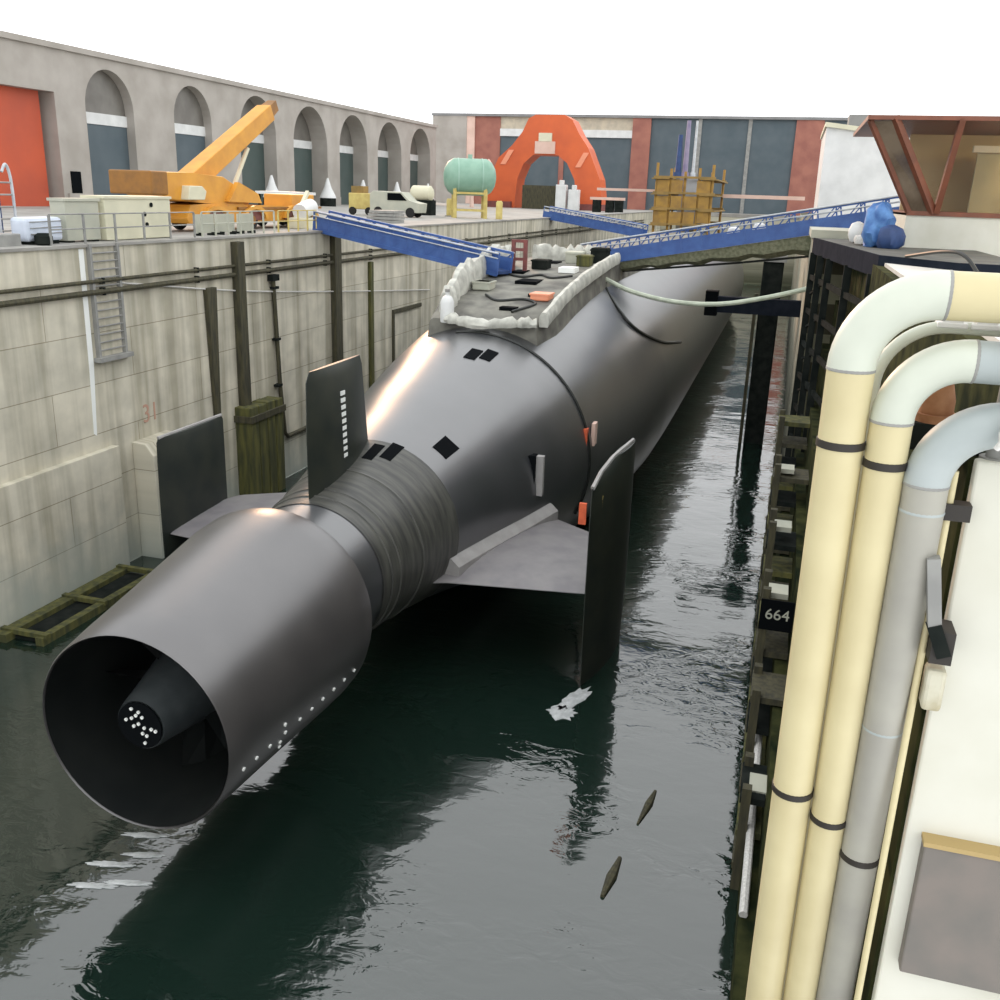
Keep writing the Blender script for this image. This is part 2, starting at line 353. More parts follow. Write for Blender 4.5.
# ------------------------------------------------------------------ submarine
AX = [(14.2, -11.68, 3.85), (20.5, -11.80, 4.12), (27, -11.7, 4.35), (36, -11.6, 4.4), (160, -11.6, 4.4)]
RAD = [(19.5, 1.95), (21, 2.0), (23, 2.2), (25, 2.5), (27, 2.9), (29, 3.35), (31, 3.85), (33.6, 4.42), (36, 4.88), (39, 5.35), (42, 5.72), (46, 6.1), (50, 6.32), (56, 6.4), (128, 6.4), (136, 6.0), (142, 5.0), (147, 3.4), (150, 1.2), (150.6, .2)]
def hull_r(y): return interp(RAD, y)[0]
def axis(y): return interp(AX, y)
def hp(y, deg, off=0):
    cx, cz = axis(y); r = hull_r(y)+off; a = math.radians(deg); return Vector((cx+r*math.cos(a), y, cz+r*math.sin(a)))
def ring(y, r, n=64):
    cx, cz = axis(y); return [(cx+r*math.cos(2*PI*k/n), y, cz+r*math.sin(2*PI*k/n)) for k in range(n)]
sub = thing('submarine', 'huge dark submarine lying stern-on in the flooded dry dock', 'submarine', (-11.6, 60, 0))
ys = [20.0+.6*i for i in range(60)] + [58+3*i for i in range(24)] + [129+1.5*i for i in range(14)] + [150.3]
MB().rings([ring(y, hull_r(y)) for y in ys]).build('hull', 'hull', sub)
# worn band round the tail cone
tag(MB().rings([ring(y, hull_r(y)+.02) for y in [22.4+.3*i for i in range(15)]], False, False).build('tail_band', 'band', sub), 'scuffed lighter band round the tail cone')
rb = MB()
for y in (22.9, 23.35, 24.6):
    rb.rings([ring(y-.05, hull_r(y)+.01), ring(y-.03, hull_r(y)+.05), ring(y+.03, hull_r(y)+.05), ring(y+.05, hull_r(y)+.01)], False, False)
rb.build('band_rib', 'band', sub)
# pump-jet shroud, a ducted ring
prof = [(14.40, 2.17), (14.33, 2.20), (14.38, 2.235), (15.2, 2.33), (16.6, 2.46), (18, 2.60), (19.0, 2.70), (19.7, 2.76), (20.2, 2.76), (20.5, 2.68), (20.55, 2.5), (20.3, 2.36), (19.5, 2.3), (17, 2.24), (15.2, 2.17)]
sh = MB().rings([ring(y, r) for y, r in prof + [prof[0]]], False, False).build('propulsor_shroud', 'shroud', sub)
li = MB().rings([ring(y, r) for y, r in ((14.36, 2.165), (15.2, 2.15), (17, 2.22), (19.5, 2.28), (20.3, 2.34), (20.3, 2.355), (19.5, 2.295), (17, 2.235), (15.2, 2.165), (14.36, 2.165))], False, False).build('shroud_inner_skin', 'duct_dark', sh)  # dark skin added inside the duct to make its interior near black
hub = MB().rings([[(x-.24, yy, z-.16) for x, yy, z in ring(y, r, 32)] for y, r in ((14.95, .50), (14.9, .56), (15.05, .60), (16.2, .82), (17.5, 1.1), (19, 1.5), (21.4, 1.95))]).build('propulsor_hub', 'hub', sub)
cx, cz = axis(14.9); cx -= .24; cz -= .16
MB().lathe([(.53, 0), (.53, .04)], (cx, 14.86, cz), 'y', 24).build('hub_end_plate', 'black', hub)
st = None
for (u, v) in [(-.15,.38),(.02,.33),(-.30,.10),(-.16,.16),(-.12,-.02),(.0,.05),(.10,.22),(.13,-.02),(.08,-.16),(.18,-.20),(.30,-.02),(.40,-.05),(.12,-.38),(-.05,.24)]:
    if st is None:
        st = MB().lathe([(.038, 0), (.038, .03), (.02, .045)], (cx+u, 14.82, cz+v), 'y', 8).build('white_stud', 'stud', hub); st0 = (u, v)
        base = Vector(st.location)
    else:
        s2 = st.copy(); C.objects.link(s2); s2.location = base+Vector((u-st0[0], 0, v-st0[1]))
for k in range(9):
    a = 2*PI*k/9+.5; rs = []
    for rr, tw in ((.7, .15), (1.5, .35), (2.35, .55)):
        d = Vector((math.cos(a), 0, math.sin(a))); tn = Vector((-math.sin(a), 0, math.cos(a)))
        base_c = Vector((axis(16.8)[0], 16.8, axis(16.8)[1])) + d*rr
        ch = Vector((0, 1, 0))*math.cos(tw)+tn*math.sin(tw); th = ch.cross(d)
        rs.append([base_c-ch*.55, base_c+th*.07, base_c+ch*.55, base_c-th*.07])
    MB().rings(rs).build('stator_blade', 'duct_dark', sub, smooth=False)
# white marks along the shroud flank
def shp(y, deg):
    r = interp([(14.4, 2.235), (15.2, 2.33), (16.6, 2.46), (18, 2.60), (19.0, 2.70), (19.7, 2.76), (21, 2.76)], y)[0]
    cx, cz = axis(y); a = math.radians(deg); return Vector((cx+r*math.cos(a), y, cz+r*math.sin(a))), Vector((math.cos(a), 0, math.sin(a)))
for y, dg in [(14.85,-17),(15.3,-17.3),(15.8,-17.6),(16.4,-18),(17.0,-18.2),(17.5,-18.4),(18.0,-18.6),(18.5,-18.8),(19.0,-18.8),(19.5,-18.8),(16.3,-11.5),(16.3,-23),(16.4,-28)]:
    p, nn = shp(y, dg)
    MB().tube([p-nn*.02, p+nn*.035], .045, 8).build('white_stud', 'stud', sh)
# seams and small fittings on the hull
MB().tube([hp(36.2, a, .015) for a in range(-25, 100, 4)], .07, 6).build('hull_seam_cable', 'cable', sub)
MB().tube(catmull([hp(50.5, 68, .04), hp(47.5, 52, .05), hp(47.5, 40, .05), hp(51, 28, .05), hp(57, 20, .05)]), .08, 6).build('hull_cable', 'cable', sub)
def port(y, deg, sy, sa):
    r = hull_r(y); da = math.degrees(sa/r)/2
    q = [(y-sy/2, deg-da), (y+sy/2, deg-da), (y+sy/2, deg+da), (y-sy/2, deg+da)]
    MB().rings([[hp(a, b, -.1) for a, b in q], [hp(a, b, .03) for a, b in q]]).build('hull_opening', 'black', sub, smooth=False)
port(34.0, 81, .95, .44); port(34.3, 74.5, .95, .44); port(25.9, 84, .95, .34); port(26.2, 74, .95, .38); port(27.9, 52.5, .85, .6)
p = hp(31.6, 10)
MB().box(p.x+.0, p.x+.26, p.y, p.y+.25, p.z-.7, p.z+.75).build('flank_plate', 'plane_strip', sub, smooth=False)
MB().box(p.x-.3, p.x+.0, p.y-.15, p.y+.25, p.z-.72, p.z+.78).build('flank_plate_shadow', 'black', sub, smooth=False)  # black box standing in for the flank plate's shadow
# upright rudder fin with draught marks
cx = -11.95
def foil(y0, y1, th, n=9):
    up = []; c = y1-y0
    for i in range(n+1):
        s = i/n; e = th/2*(1.0-abs(2*s-1)**2.4)+.012; up.append((y0+c*s, e))
    return up
def foil_z(z, y0, y1, th, cx): 
    f = foil(y0, y1, th); return [(cx+e, y, z) for y, e in f]+[(cx-e, y, z) for y, e in reversed(f)]
fin = MB().rings([foil_z(5.6, 22.7, 26.9, .5, cx), foil_z(8, 22.65, 26.5, .45, cx), foil_z(9.6, 22.7, 26.25, .38, cx), foil_z(9.88, 22.9, 26.1, .10, cx)]).build('rudder_fin', 'fin', sub)
for k in range(11):
    z = 9.05-.205*k
    MB().box(cx+.20, cx+.245, 24.33+.012*k, 24.58+.012*k, z-.06, z+.06).build('draught_mark', 'stud', fin, smooth=False)
# stern planes with end plates
def plane(sgn):
    c0 = -11.85
    def sec(x, y0, y1, th, zc):
        f = foil(y0, y1, th); return [(x, y, zc+e) for y, e in f]+[(x, y, zc-e) for y, e in reversed(f)]
    P = MB().rings([sec(c0+sgn*1.6, 25.3, 35.0, .9, 3.1), sec(c0+sgn*2.9, 25.8, 34.2, .8, 3.1), sec(c0+sgn*(7.15 if sgn > 0 else 7.5), 26.6, 31.4, .5, 3.05)])
    pl = P.build('stern_plane', 'plane', sub)
    rs = []
    for y in [26.2+.74*i for i in range(10)]:
        cx_, cz_ = axis(y); rr_ = hull_r(y); zt_ = 3.62 if y < 33 else 3.45
        hx = math.sqrt(max(rr_**2-(zt_+.22-cz_)**2, .1)); hx2 = math.sqrt(max(rr_**2-(2.9-cz_)**2, .1))
        rs.append([(cx_+sgn*(hx-.1), y, zt_+.16), (cx_+sgn*(hx+.05), y, zt_+.10), (cx_+sgn*(hx+.30), y, zt_-.14), (cx_+sgn*(hx+.3), y, 3.1), (cx_+sgn*(hx2-.3), y, 3.0)])
    MB().rings(rs).build('root_fillet', 'plane_strip', pl)
    xe = c0+sgn*7.12; rs = []; toe = .115 if sgn > 0 else 0.0
    for z, y0, y1, th in ((-2.2, 26.8, 30.2, .45), (-1, 26.5, 30.7, .55), (2, 26.35, 31.0, .62), (4.5, 26.35, 31.0, .62), (6.0, 26.35, 31.0, .55), (6.45, 26.4, 31.0, .45), (6.75, 27.2, 31.0, .36), (6.95, 28.4, 30.9, .26)) if sgn > 0 else \
                         ((-2.2, 26.8, 30.0, .45), (2, 26.35, 30.4, .55), (4.5, 26.35, 30.4, .55), (6.3, 26.4, 30.4, .45), (6.45, 26.5, 30.3, .35)):
        rs.append([(x+toe*(y-26.4), y, zz) for x, y, zz in foil_z(z, y0, y1, th, xe-(.0 if sgn > 0 else .5))])
    e = MB().rings(rs).build('end_plate', 'fin', pl)
    return pl, e
pr, er = plane(1); pll, el = plane(-1)
# pale rim along the rounded top of the starboard end plate, marking bands
MB().tube([(-4.72, 26.42, 6.47), (-4.64, 27.2, 6.77), (-4.5, 28.4, 6.96), (-4.25, 30.7, 6.98)], .07, 6).build('plate_rim', 'plane_strip', er)
MB().tube([(-19.47, 26.5, 6.46), (-19.47, 30.3, 6.46)], .06, 6).build('plate_rim', 'plane_strip', el)
MB().box(-5.08, -4.86, 26.34, 26.44, 5.35, 6.0).build('marking_band', 'orangeband', er, smooth=False)
MB().box(-4.66, -4.50, 27.0, 27.5, 5.5, 6.1).build('marking_band', 'yellow', er, smooth=False)
MB().box(-7.0, -6.8, 36.0, 36.3, 4.9, 5.9).build('flank_flag', 'orangeband', sub, smooth=False)
MB().box(-6.75, -6.6, 36.6, 37.1, 5.1, 6.0).build('flank_flag', 'brick_l', sub, smooth=False)
# casing / deck on top
DK = []
for y in [37.0+1.0*i for i in range(22)] + [60+6*i for i in range(10)]:
    cx_, cz_ = axis(y); rr_ = hull_r(y)
    top = rr_+cz_ + min(.45, (y-35)*.12); hw = min(2.55, 1.95+(y-35)*.14)
    zb = cz_+math.sqrt(rr_**2-(hw+.15)**2)-.15
    DK.append([(-11.55-hw-.12, y, zb), (-11.55-hw, y, top-.12), (-11.55-hw+.15, y, top), (-11.55+hw-.15, y, top), (-11.55+hw, y, top-.12), (-11.55+hw+.12, y, zb)])
dk = MB().rings(DK).build('deck_casing', 'deck', sub)
def dz(y): return hull_r(y)+axis(y)[1] + min(.45, max(0.05, (y-35)*.12))
for x0, x1, y0, y1 in ((-11.9, -10.9, 43.0, 44.6), (-12.8, -12.2, 45.6, 46.8), (-10.6, -9.9, 40.5, 41.4), (-11.2, -10.5, 38.2, 38.7), (-12.3, -11.6, 50, 51.2)):
    z = dz((y0+y1)/2); MB().box(x0, x1, y0, y1, z-.12, z+.07).build('deck_hatch', 'black', dk, smooth=False)
MB().box(-10.7, -9.9, 46.5, 47.6, dz(47), dz(47)+.25).build('deck_plate', 'stud', dk, smooth=False)
# sail (fin) far forward, behind the scaffold
MB().rings([[(x, y, z) for x, y in ((-11.6, 110), (-10.5, 113), (-10.4, 119), (-11.6, 123), (-12.8, 119), (-12.7, 113))] for z in (10.2, 17.0)]).build('sail', 'hull', sub, smooth=False)

# canvas dodgers round the open deck
def canvas(name, pts, h, th, lab, lump=.1, grp='white canvas screens on the deck'):
    path = catmull(pts, 6); b = MB(); rs = []
    rnd = random.Random(len(lab)*7)
    for i, p in enumerate(path):
        d = (path[min(i+1, len(path)-1)]-path[max(i-1, 0)]).normalized(); n = Vector((d.y, -d.x, 0)).normalized()
        a = th*(1+rnd.uniform(-lump, lump)*3); hh = h*(1+rnd.uniform(-lump, lump)*1.5)
        prof = [(-.5, -.12), (.5, -.12), (.62, .3), (.5, .75), (.25, 1), (-.25, 1.0), (-.5, .75), (-.6, .3)]
        rs.append([p+n*u*a+Vector((0, 0, v*hh)) for u, v in prof])
    b.rings(rs); return tag(b.build(name, 'canvas'), lab, 'canvas', grp)
canvas('canvas_screen', [(-13.35, 37.6, dz(37.6)-.1), (-13.65, 40, dz(40)), (-13.85, 43, dz(43)), (-13.9, 46, dz(46)), (-13.7, 48.5, dz(48.5))], 1.0, .55, 'lumpy white canvas screen along the left edge of the submarine deck', .16)
canvas('canvas_screen', [(-9.05, 37.2, dz(37.2)-.1), (-8.95, 41, dz(41)-.05), (-8.9, 45, dz(45)-.05), (-8.85, 50, dz(50)), (-9.0, 53.5, dz(53))], .5, .3, 'low cream canvas strip along the right edge of the submarine deck', .05)
canvas('canvas_screen', [(-13.2, 51.5, dz(51)), (-12.3, 52.6, dz(52)), (-11.2, 53.2, dz(52)), (-10.2, 53.6, dz(52))], .75, .5, 'white canvas heap across the deck between the two blue gangways', .15)
canvas('canvas_screen', [(-12.9, 36.8, dz(36.8)), (-11.6, 36.4, dz(36.4)), (-10.2, 36.7, dz(36.7)), (-9.3, 37, dz(37)-.05)], .3, .4, 'pale grey canvas fold across the aft end of the deck', .2)
t = thing('gas_bottle', 'short white bottle at the aft left corner of the submarine deck', 'bottle', (-13.0, 36.9, dz(36.9)-.1))
MB().lathe([(.26, 0), (.28, .1), (.28, .8), (.2, 1.0), (.08, 1.08), (.08, 1.2)], (-13.0, 36.9, dz(36.9)-.1), 'z', 14).build('bottle_body', 'white', t)
MB().lathe([(.1, 1.2), (.1, 1.32)], (-13.0, 36.9, dz(36.9)-.1), 'z', 10).build('valve', 'steel_g', t)
t = thing('gangway_post', 'red brown post frame at the foot of the left gangway on deck', 'post', (-12.6, 46.2, dz(46)))
for x in (-12.9, -12.3): MB().box(x-.09, x+.09, 46.1, 46.28, dz(46)-.05, dz(46)+1.5).build('upright', 'redbrown', t)
for z in (.55, 1.0, 1.4): MB().box(-13.0, -12.2, 46.12, 46.26, dz(46)+z, dz(46)+z+.14).build('cross_bar', 'redbrown', t)
for i, (x, y, w_, h_, m, lab, cat, nm) in enumerate([(-9.7, 52, .9, .8, 'steel_d', 'dark equipment box below the right gangway on deck', 'box', 'equipment_box'), (-10.1, 49.9, .7, .55, 'timber_g', 'olive equipment crate on the deck near the right edge', 'crate', 'equipment_crate'),
        (-9.9, 40.2, .8, .25, 'orange_l', 'pink orange folded cloth at the right edge of the deck', 'cloth', 'folded_cloth'), (-11.9, 47.9, .8, .45, 'steel_d', 'dark tool box in the middle of the submarine deck', 'box', 'tool_box'), (-10.9, 51.3, .9, .6, 'palegrey', 'grey green locker before the right gangway foot', 'locker', 'deck_locker'), (-12.9, 41.5, .8, .35, 'palegrey', 'pale grey chest lying on the left of the deck', 'chest', 'tool_chest')]):
    tt = thing(nm, lab, cat, (x, y, dz(y)))
    MB().box(x-w_/2, x+w_/2, y-.5, y+.5, dz(y)-.03, dz(y)+h_).build('body', m, tt, smooth=False, bevel=.06)
    MB().box(x-w_/2-.03, x+w_/2+.03, y-.53, y+.53, dz(y)+h_*.8, dz(y)+h_*.8+.07).build('lid', m, tt, smooth=False)

for pts, lab in (([(-12.9, 45.2), (-12.0, 44.6), (-11.3, 45.4), (-10.6, 44.8), (-9.8, 45.6)], 'black hose snaking across the submarine deck'), ([(-10.6, 38.0), (-9.9, 39.1), (-10.6, 39.8), (-11.6, 39.3), (-12.4, 40.2)], 'dark cable coiled loosely at the aft end of the deck')):
    tag(MB().tube(catmull([(x, y, dz(y)+.05) for x, y in pts]), .06, 6).build('deck_hose', 'cable'), lab, 'hose')

# ------------------------------------------------------------------ gangways
def gangway(name, A, B, wd, hh, lab, solid, sub_net=False):
    A = Vector(A); B = Vector(B); d = (B-A); L = d.length; dn = d.normalized(); s = Vector((dn.y, -dn.x, 0)).normalized(); up = s.cross(dn); up = up if up.z > 0 else -up
    t = thing(name, lab, 'gangway', tuple(A), 'blue gangways onto the submarine')
    b = MB()
    b.rings([[p+s*u*wd/2+up*v for u, v in ((-1,0),(1,0),(1,.14),(-1,.14))] for p in (A, B)]); b.build('walkway', 'blue_d', t, smooth=False)
    n = int(L/1.1)
    for sg in (-1, 1):
        o_ = s*sg*wd/2
        b = MB(); b.bar(A+o_, B+o_, .13, .18); b.bar(A+o_+up*hh, B+o_+up*hh, .11); b.bar(A+o_+up*hh*.55, B+o_+up*hh*.55, .07)
        for i in range(n+1):
            p = A+d*(i/n)+o_; b.bar(p, p+up*hh, .08)
            if i < n: b.bar(p, A+d*((i+1)/n)+o_+up*hh, .055)
        b.build('side_truss', 'blue', t, smooth=False)
        b = MB()
        b.rings([[p+o_+s*u+up*v for u, v in ((-.02, .05), (.02, .05), (.02, hh*solid), (-.02, hh*solid))] for p in (A, B)]); b.build('side_panel', 'blue', t, smooth=False)
        b = MB()
        b.tube([A+o_+up*(hh+.02)+s*sg*.09, B+o_+up*(hh+.02)+s*sg*.09], .04, 6)
        b.tube([A+o_+up*(hh*.78)+s*sg*.09, B+o_+up*(hh*.78)+s*sg*.09], .03, 6); b.build('hand_rail', 'silver', t)
    if sub_net:
        b = MB(); rs = []
        for i in range(25):
            p = A+d*(i/24); sag = 1.15*(.35+.65*i/24)+.1*math.sin(i*2.3)
            rs.append([p+s*u*wd*.5+up*v*sag-up*.1 for u, v in ((-1,0),(-.8,-.7),(0,-1),(.8,-.7),(1,0),(.75,-.62),(0,-.9),(-.75,-.62))])
        b.rings(rs); b.build('safety_net', 'net', t, smooth=False)
        b = MB(); b.tube([A-up*.5, A+d*.5-up*1.0, B-up*1.35], .06, 6); b.build('net_rope', 'cable', t)
    return t
gangway('gangway', (-24.4, 48.6, 12.42), (-12.9, 44.6, 10.95), 1.1, .95, 'blue gangway sloping from the left quay down to the submarine deck', .75)
gangway('gangway', (-11.0, 55.5, 10.85), (5.6, 52.5, 14.05), 1.6, 1.15, 'long blue gangway with green netting climbing to the right quay', .5, True)
gangway('gangway', (-24.6, 100, 12.35), (-14.0, 97.5, 10.95), 1.3, 1.1, 'small distant blue gangway reaching the hull in front of the orange portal', .6)

# landing platform at the right quay
t = thing('landing_platform', 'dark steel landing platform on posts against the right dock wall', 'platform', (2.5, 40, 0))
MB().prism([(.95, 45.0), (2.6, 31.5), (4.4, 29), (6.5, 29), (6.5, 39.5), (3.95, 39.5), (3.95, 54), (.95, 54)], 'z', 13.03, 13.16).build('platform_deck', 'deck_steel', t, smooth=False)
MB().prism([(.90, 44.8), (2.55, 31.3), (4.4, 28.8), (6.6, 28.8), (6.6, 29), (4.4, 29.0), (2.6, 31.5), (.95, 45)], 'z', 12.55, 13.2).build('edge_beam', 'steel_n', t, smooth=False)
MB().box(.8, 3.0, 46, 54, 13.16, 13.5).build('bearing_plinth', 'palegrey', t, smooth=False)
for (x, y) in ((.98, 44.3), (1.22, 42), (1.5, 40), (2.0, 36.2), (2.5, 32.2)):
    MB().box(x-.13, x+.13, y-.15, y+.15, -.5 if x < 1.1 else 1.2, 12.6).build('post', 'steel_d', t, smooth=False)
for z in (11.6, 10.2, 8.8, 7.4, 6, 4.6, 3.2):
    MB().bar((.98, 44.2, z), (2.5, 32.1, z), .12, .2).build('cross_beam', 'steel_d', t, smooth=False)
for z in (10.9, 9.5, 8.1, 6.7): 
    MB().bar((1.05, 44.0, z), (1.5, 40, z+.9), .09).build('brace', 'steel_d', t, smooth=False)
# blue bundle by the gangway head
b = MB(); rs = []
for i, (z, r) in enumerate(((13.17, .50), (13.3, .62), (13.6, .66), (13.9, .60), (14.15, .62), (14.4, .52), (14.62, .34), (14.7, .1))):
    rs.append([(3.0+.05*math.sin(i*2)+.85*r*(1+.13*math.sin(3*a+i*1.1)+.07*math.sin(7*a+i*2))*math.cos(a), 38.5+.85*r*(1+.15*math.cos(4*a+i*1.3)+.06*math.sin(9*a))*math.sin(a), z+.06*math.sin(3*a+i)) for a in [2*PI*k/32 for k in range(32)]])
b.rings(rs); tag(b.build('tarpaulin_bundle', 'bluecloth'), 'lumpy blue tarpaulin bundle at the head of the long gangway', 'tarpaulin')
b = MB(); rs = []  # darker lower right of the bundle, shaped as a second mass
for i, (z, r) in enumerate(((13.17, .34), (13.3, .45), (13.6, .46), (13.85, .36), (13.98, .1))):
    rs.append([(3.35+r*(1+.15*math.sin(3*a+i))*math.cos(a), 37.7+r*(1+.12*math.cos(5*a+i))*math.sin(a), z) for a in [2*PI*k/24 for k in range(24)]])
b.rings(rs); tag(b.build('dark_bulge', 'blue_d'), 'dark navy sack leaning on the blue tarpaulin bundle', 'bulge')
b = MB().lathe([(.05, 0), (.24, .06), (.34, .3), (.34, .5), (.24, .75), (.05, .83)], (2.45, 41.5, 13.16), 'z', 16); tag(b.build('mooring_buoy', 'white'), 'white round buoy left of the blue tarpaulin bundle', 'buoy')
tag(MB().lathe([(.05, 0), (.45, .05), (.5, .2), (.45, .35), (.05, .4)], (2.75, 39.8, 13.16), 'z', 16).build('sand_bag', 'rope'), 'small pale bag lying below the blue tarpaulin bundle', 'bag')
for i, x in enumerate((-3.0, -1.7)):
    tag(MB().lathe([(.05, 0), (.28, .1), (.36, .35), (.28, .62), (.05, .72)], (x, 54.2+i*.1, 13.5+.25*i-.9), 'z', 14).build('fender_ball', 'white'), ['left of two white balls hung on the long gangway rail', 'right of two white balls hung on the long gangway rail'][i], 'fender', 'white balls on the long gangway')
# hose, quay to hull
tag(MB().tube(catmull([(-9.0, 50.0, 10.55), (-7.6, 50, 10.0), (-5.5, 50, 9.62), (-3.2, 50, 9.62), (-1, 50, 10.05), (1.3, 50, 10.7)]), .12, 8).build('shore_hose', 'hose'), 'pale green hose looping from the right wall to the hull', 'hose')
t = thing('fender_column', 'dark fender column standing in the water beyond the hose', 'column', (-1.0, 62, 0))
MB().box(-1.45, -.25, 61, 62.6, -1, 11.4).build('column_body', 'steel_d', t, smooth=False, bevel=.08)
MB().box(-1.75, -1.55, 60.8, 61.1, -1, 9.3).build('column_pile', 'timber', t, smooth=False)
MB().box(-1.6, -.1, 60.9, 62.7, 11.2, 11.6).build('column_cap', 'steel_g', t, smooth=False)
t = thing('breast_beam', 'dark horizontal beam between the right wall and the hull', 'beam', (-.5, 58, 8.8))
MB().box(-3.9, 1.0, 57.6, 58.2, 8.4, 9.3).build('beam_body', 'steel_n', t, smooth=False); MB().box(-4.4, -3.7, 57.4, 58.4, 8.2, 9.6).build('beam_pad', 'black', t, smooth=False)
MB().box(1.0, 1.1, 57.3, 58.5, 8, 9.8).build('wall_plate', 'steel_d', t, smooth=False)

# timber fender frames along the altar steps
def fender_frame(y, loc_z, lab, board=False):
    t = thing('timber_fender', lab, 'fender', (.48, y, -.3), 'fender frames along the right wall')
    for yy in (y, y+1.3): MB().box(.36, .56, yy-.11, yy+.11, -.8, loc_z).build('upright', 'timber', t, smooth=False)
    for i, z in enumerate([.5+.85*k for k in range(int(loc_z/.85))]):
        xb_ = max([.545]+[xs[k]-.01 for k in range(1, 7) if z > zs[k-1]-.05])
        MB().box(.33, xb_, y-.05, y+1.35, z, z+.16).build('cross_plank', ['timber', 'timber_g', 'steel_d'][i % 3], t, smooth=False)
    MB().box(.5, 1.0, y+.2, y+.9, loc_z-.35, loc_z-.2).build('top_plate', 'palegrey', t, smooth=False)
    if board:
        bd = MB().box(.34, 1.25, y-.2, y-.15, 3.9, 4.75).build('number_board', 'black', t, smooth=False)
        text_mesh('board_number', '664', .42, 'palegrey', bd, Matrix(((1,0,0,.78),(0,0,-1,y-.21),(0,1,0,4.35),(0,0,0,1))), .005)
    return t
labs = ['nearest fender frame on the right dock wall, lowest in the photo', 'second nearest fender frame on the right wall', 'fender frame carrying a dark board with pale figures', 'tall fender frame just beyond the number board', 'fourth frame along the right wall, beyond the number board', 'farthest fender frame, under the landing platform']
for y, z, lab in zip((18.6, 21.6, 24.2, 28, 32.5, 37.5), (2.6, 3.4, 5.0, 5.6, 6.2, 6.8), labs): fender_frame(y, z, lab, y == 24.2)
tag(MB().tube([(.63, 24.0, 2.0), (.66, 21.8, 1.9), (.63, 16.2, 1.27)], .09, 8).build('white_pole', 'rope'), 'pale straight pole lying along the lowest step of the right wall', 'pole')

# ------------------------------------------------------------------ near pipes at the right
def arc(c, r, a0, a1, n=14):
    return [(c[0]+r*math.cos(a0+(a1-a0)*k/n), c[1], c[2]+r*math.sin(a0+(a1-a0)*k/n)) for k in range(n+1)]
def big_pipe(x, y, ztop, bend, r, lab, m_riser, m_elbow, m_branch, clamps, joints, xend=5.2):
    t = thing('steam_pipe', lab, 'pipe', (x, y, 2.0), 'large pipes bending over the right wall')
    zt_ = ztop-bend; lean = lambda z: (x+.013*max(0, zt_-z), y+.10*max(0, zt_-z))      # the risers follow the battered dock head
    MB().tube([(*lean(.5), .5), (x, y, zt_)], r, 28).build('riser', m_riser, t)
    MB().tube([(x, y, ztop-bend-.02)] + arc((x+bend, y, ztop-bend), bend, PI, PI/2) + [(x+bend+.02, y, ztop)], r*1.02, 28).build('elbow', m_elbow, t)
    MB().tube([(x+bend, y, ztop), (xend, y, ztop)], r, 28).build('branch', m_branch, t)
    for z in joints: MB().lathe([(r*1.015, 0), (r*1.03, .01), (r*1.015, .02)], (*lean(z), z), 'z', 28).build('joint_ring', m_elbow, t)
    MB().lathe([(r*1.0, -.012), (r*1.035, -.008), (r*1.035, .008), (r*1.0, .012)], (x, y, ztop-bend-.01), 'z', 28, False, False).build('elbow_joint', 'steel_g', t)
    MB().lathe([(r*1.0, -.012), (r*1.035, -.008), (r*1.035, .008), (r*1.0, .012)], (x+bend+.01, y, ztop), 'x', 28, False, False).build('elbow_joint', 'steel_g', t)
    for z in clamps:
        k = MB().lathe([(r*1.0, -.03), (r*1.06, -.026), (r*1.06, .026), (r*1.0, .03)], (*lean(z), z), 'z', 28, False, False).build('clamp', 'strap', t)
        lx, ly = lean(z); MB().box(lx+r*.2, lx+r*.55, ly+r*.9, ly+r+.45, z-.03, z+.03).build('clamp_arm', 'strap', k, smooth=False)
    return t
big_pipe(.497, 7.0, 14.05, .52, .16, 'leftmost cream pipe, the largest, bending over the right quay', 'pipe_c', 'pipe_w', 'pipe_c', (12.98, 9.92), ())
big_pipe(.812, 7.0, 13.63, .44, .142, 'middle cream pipe with a white elbow, between two others', 'pipe_c', 'pipe_w', 'pipe_gw', (12.87, 9.72), ())
big_pipe(1.10, 7.0, 13.22, .45, .152, 'grey pipe with a blue-grey elbow, rightmost and lowest of the three', 'pipe_g', 'pipe_gw', 'pipe_gw', (9.43,), (12.55, 10.7))
t = thing('thin_white_pipe', 'thin white pipe curving behind the middle elbow', 'pipe', (.66, 7.35, 13.0))
MB().tube([(.86, 8.62, 2)] + [(.70, 7.42, 13.3)] + arc((1.15, 7.42, 13.35), .45, PI, PI/2) + [(5, 7.42, 13.8)], .045, 12).build('pipe_run', 'pipe_w', t)
for i, x in enumerate((1.15, 1.37)):
    b = MB().box(x-.07, x+.07, 7.36, 7.5, 13.83, 13.95); b.box(x-.1, x+.1, 7.35, 7.5, 13.80, 13.84)
    tag(b.build('pipe_saddle', 'white', smooth=False, bevel=.01), ['left of two small white saddle blocks under the largest pipe', 'right of two small white saddle blocks under the largest pipe'][i], 'bracket', 'white saddle blocks')
t = thing('conduit', 'thin cream conduit on the edge of the white wall', 'pipe', (1.26, 7.1, 5))
MB().tube([(1.285, 7.08, 1), (1.285, 7.08, 12.85)], .028, 10).build('conduit_run', 'pipe_c', t)
MB().box(1.24, 1.43, 7.03, 7.16, 12.5, 12.62).build('conduit_clamp', 'strap', t, smooth=False)
# rust valve bonnet between the elbows
t = thing('valve_bonnet', 'rust brown valve bonnet between the middle and lowest elbows', 'valve', (1.08, 7.42, 12.9))
MB().lathe([(.12, 0), (.12, .12), (.09, .24), (.06, .34), (.04, .38)], (1.17, 7.55, 13.14), 'z', 18).build('bonnet', 'rust', t)
MB().lathe([(.15, -.05), (.15, .02)], (1.17, 7.55, 13.14), 'z', 18).build('flange', 'rust', t); MB().box(1.0, 1.5, 7.4, 7.8, 12.9, 13.1).build('valve_base', 'steel_d', t, smooth=False)
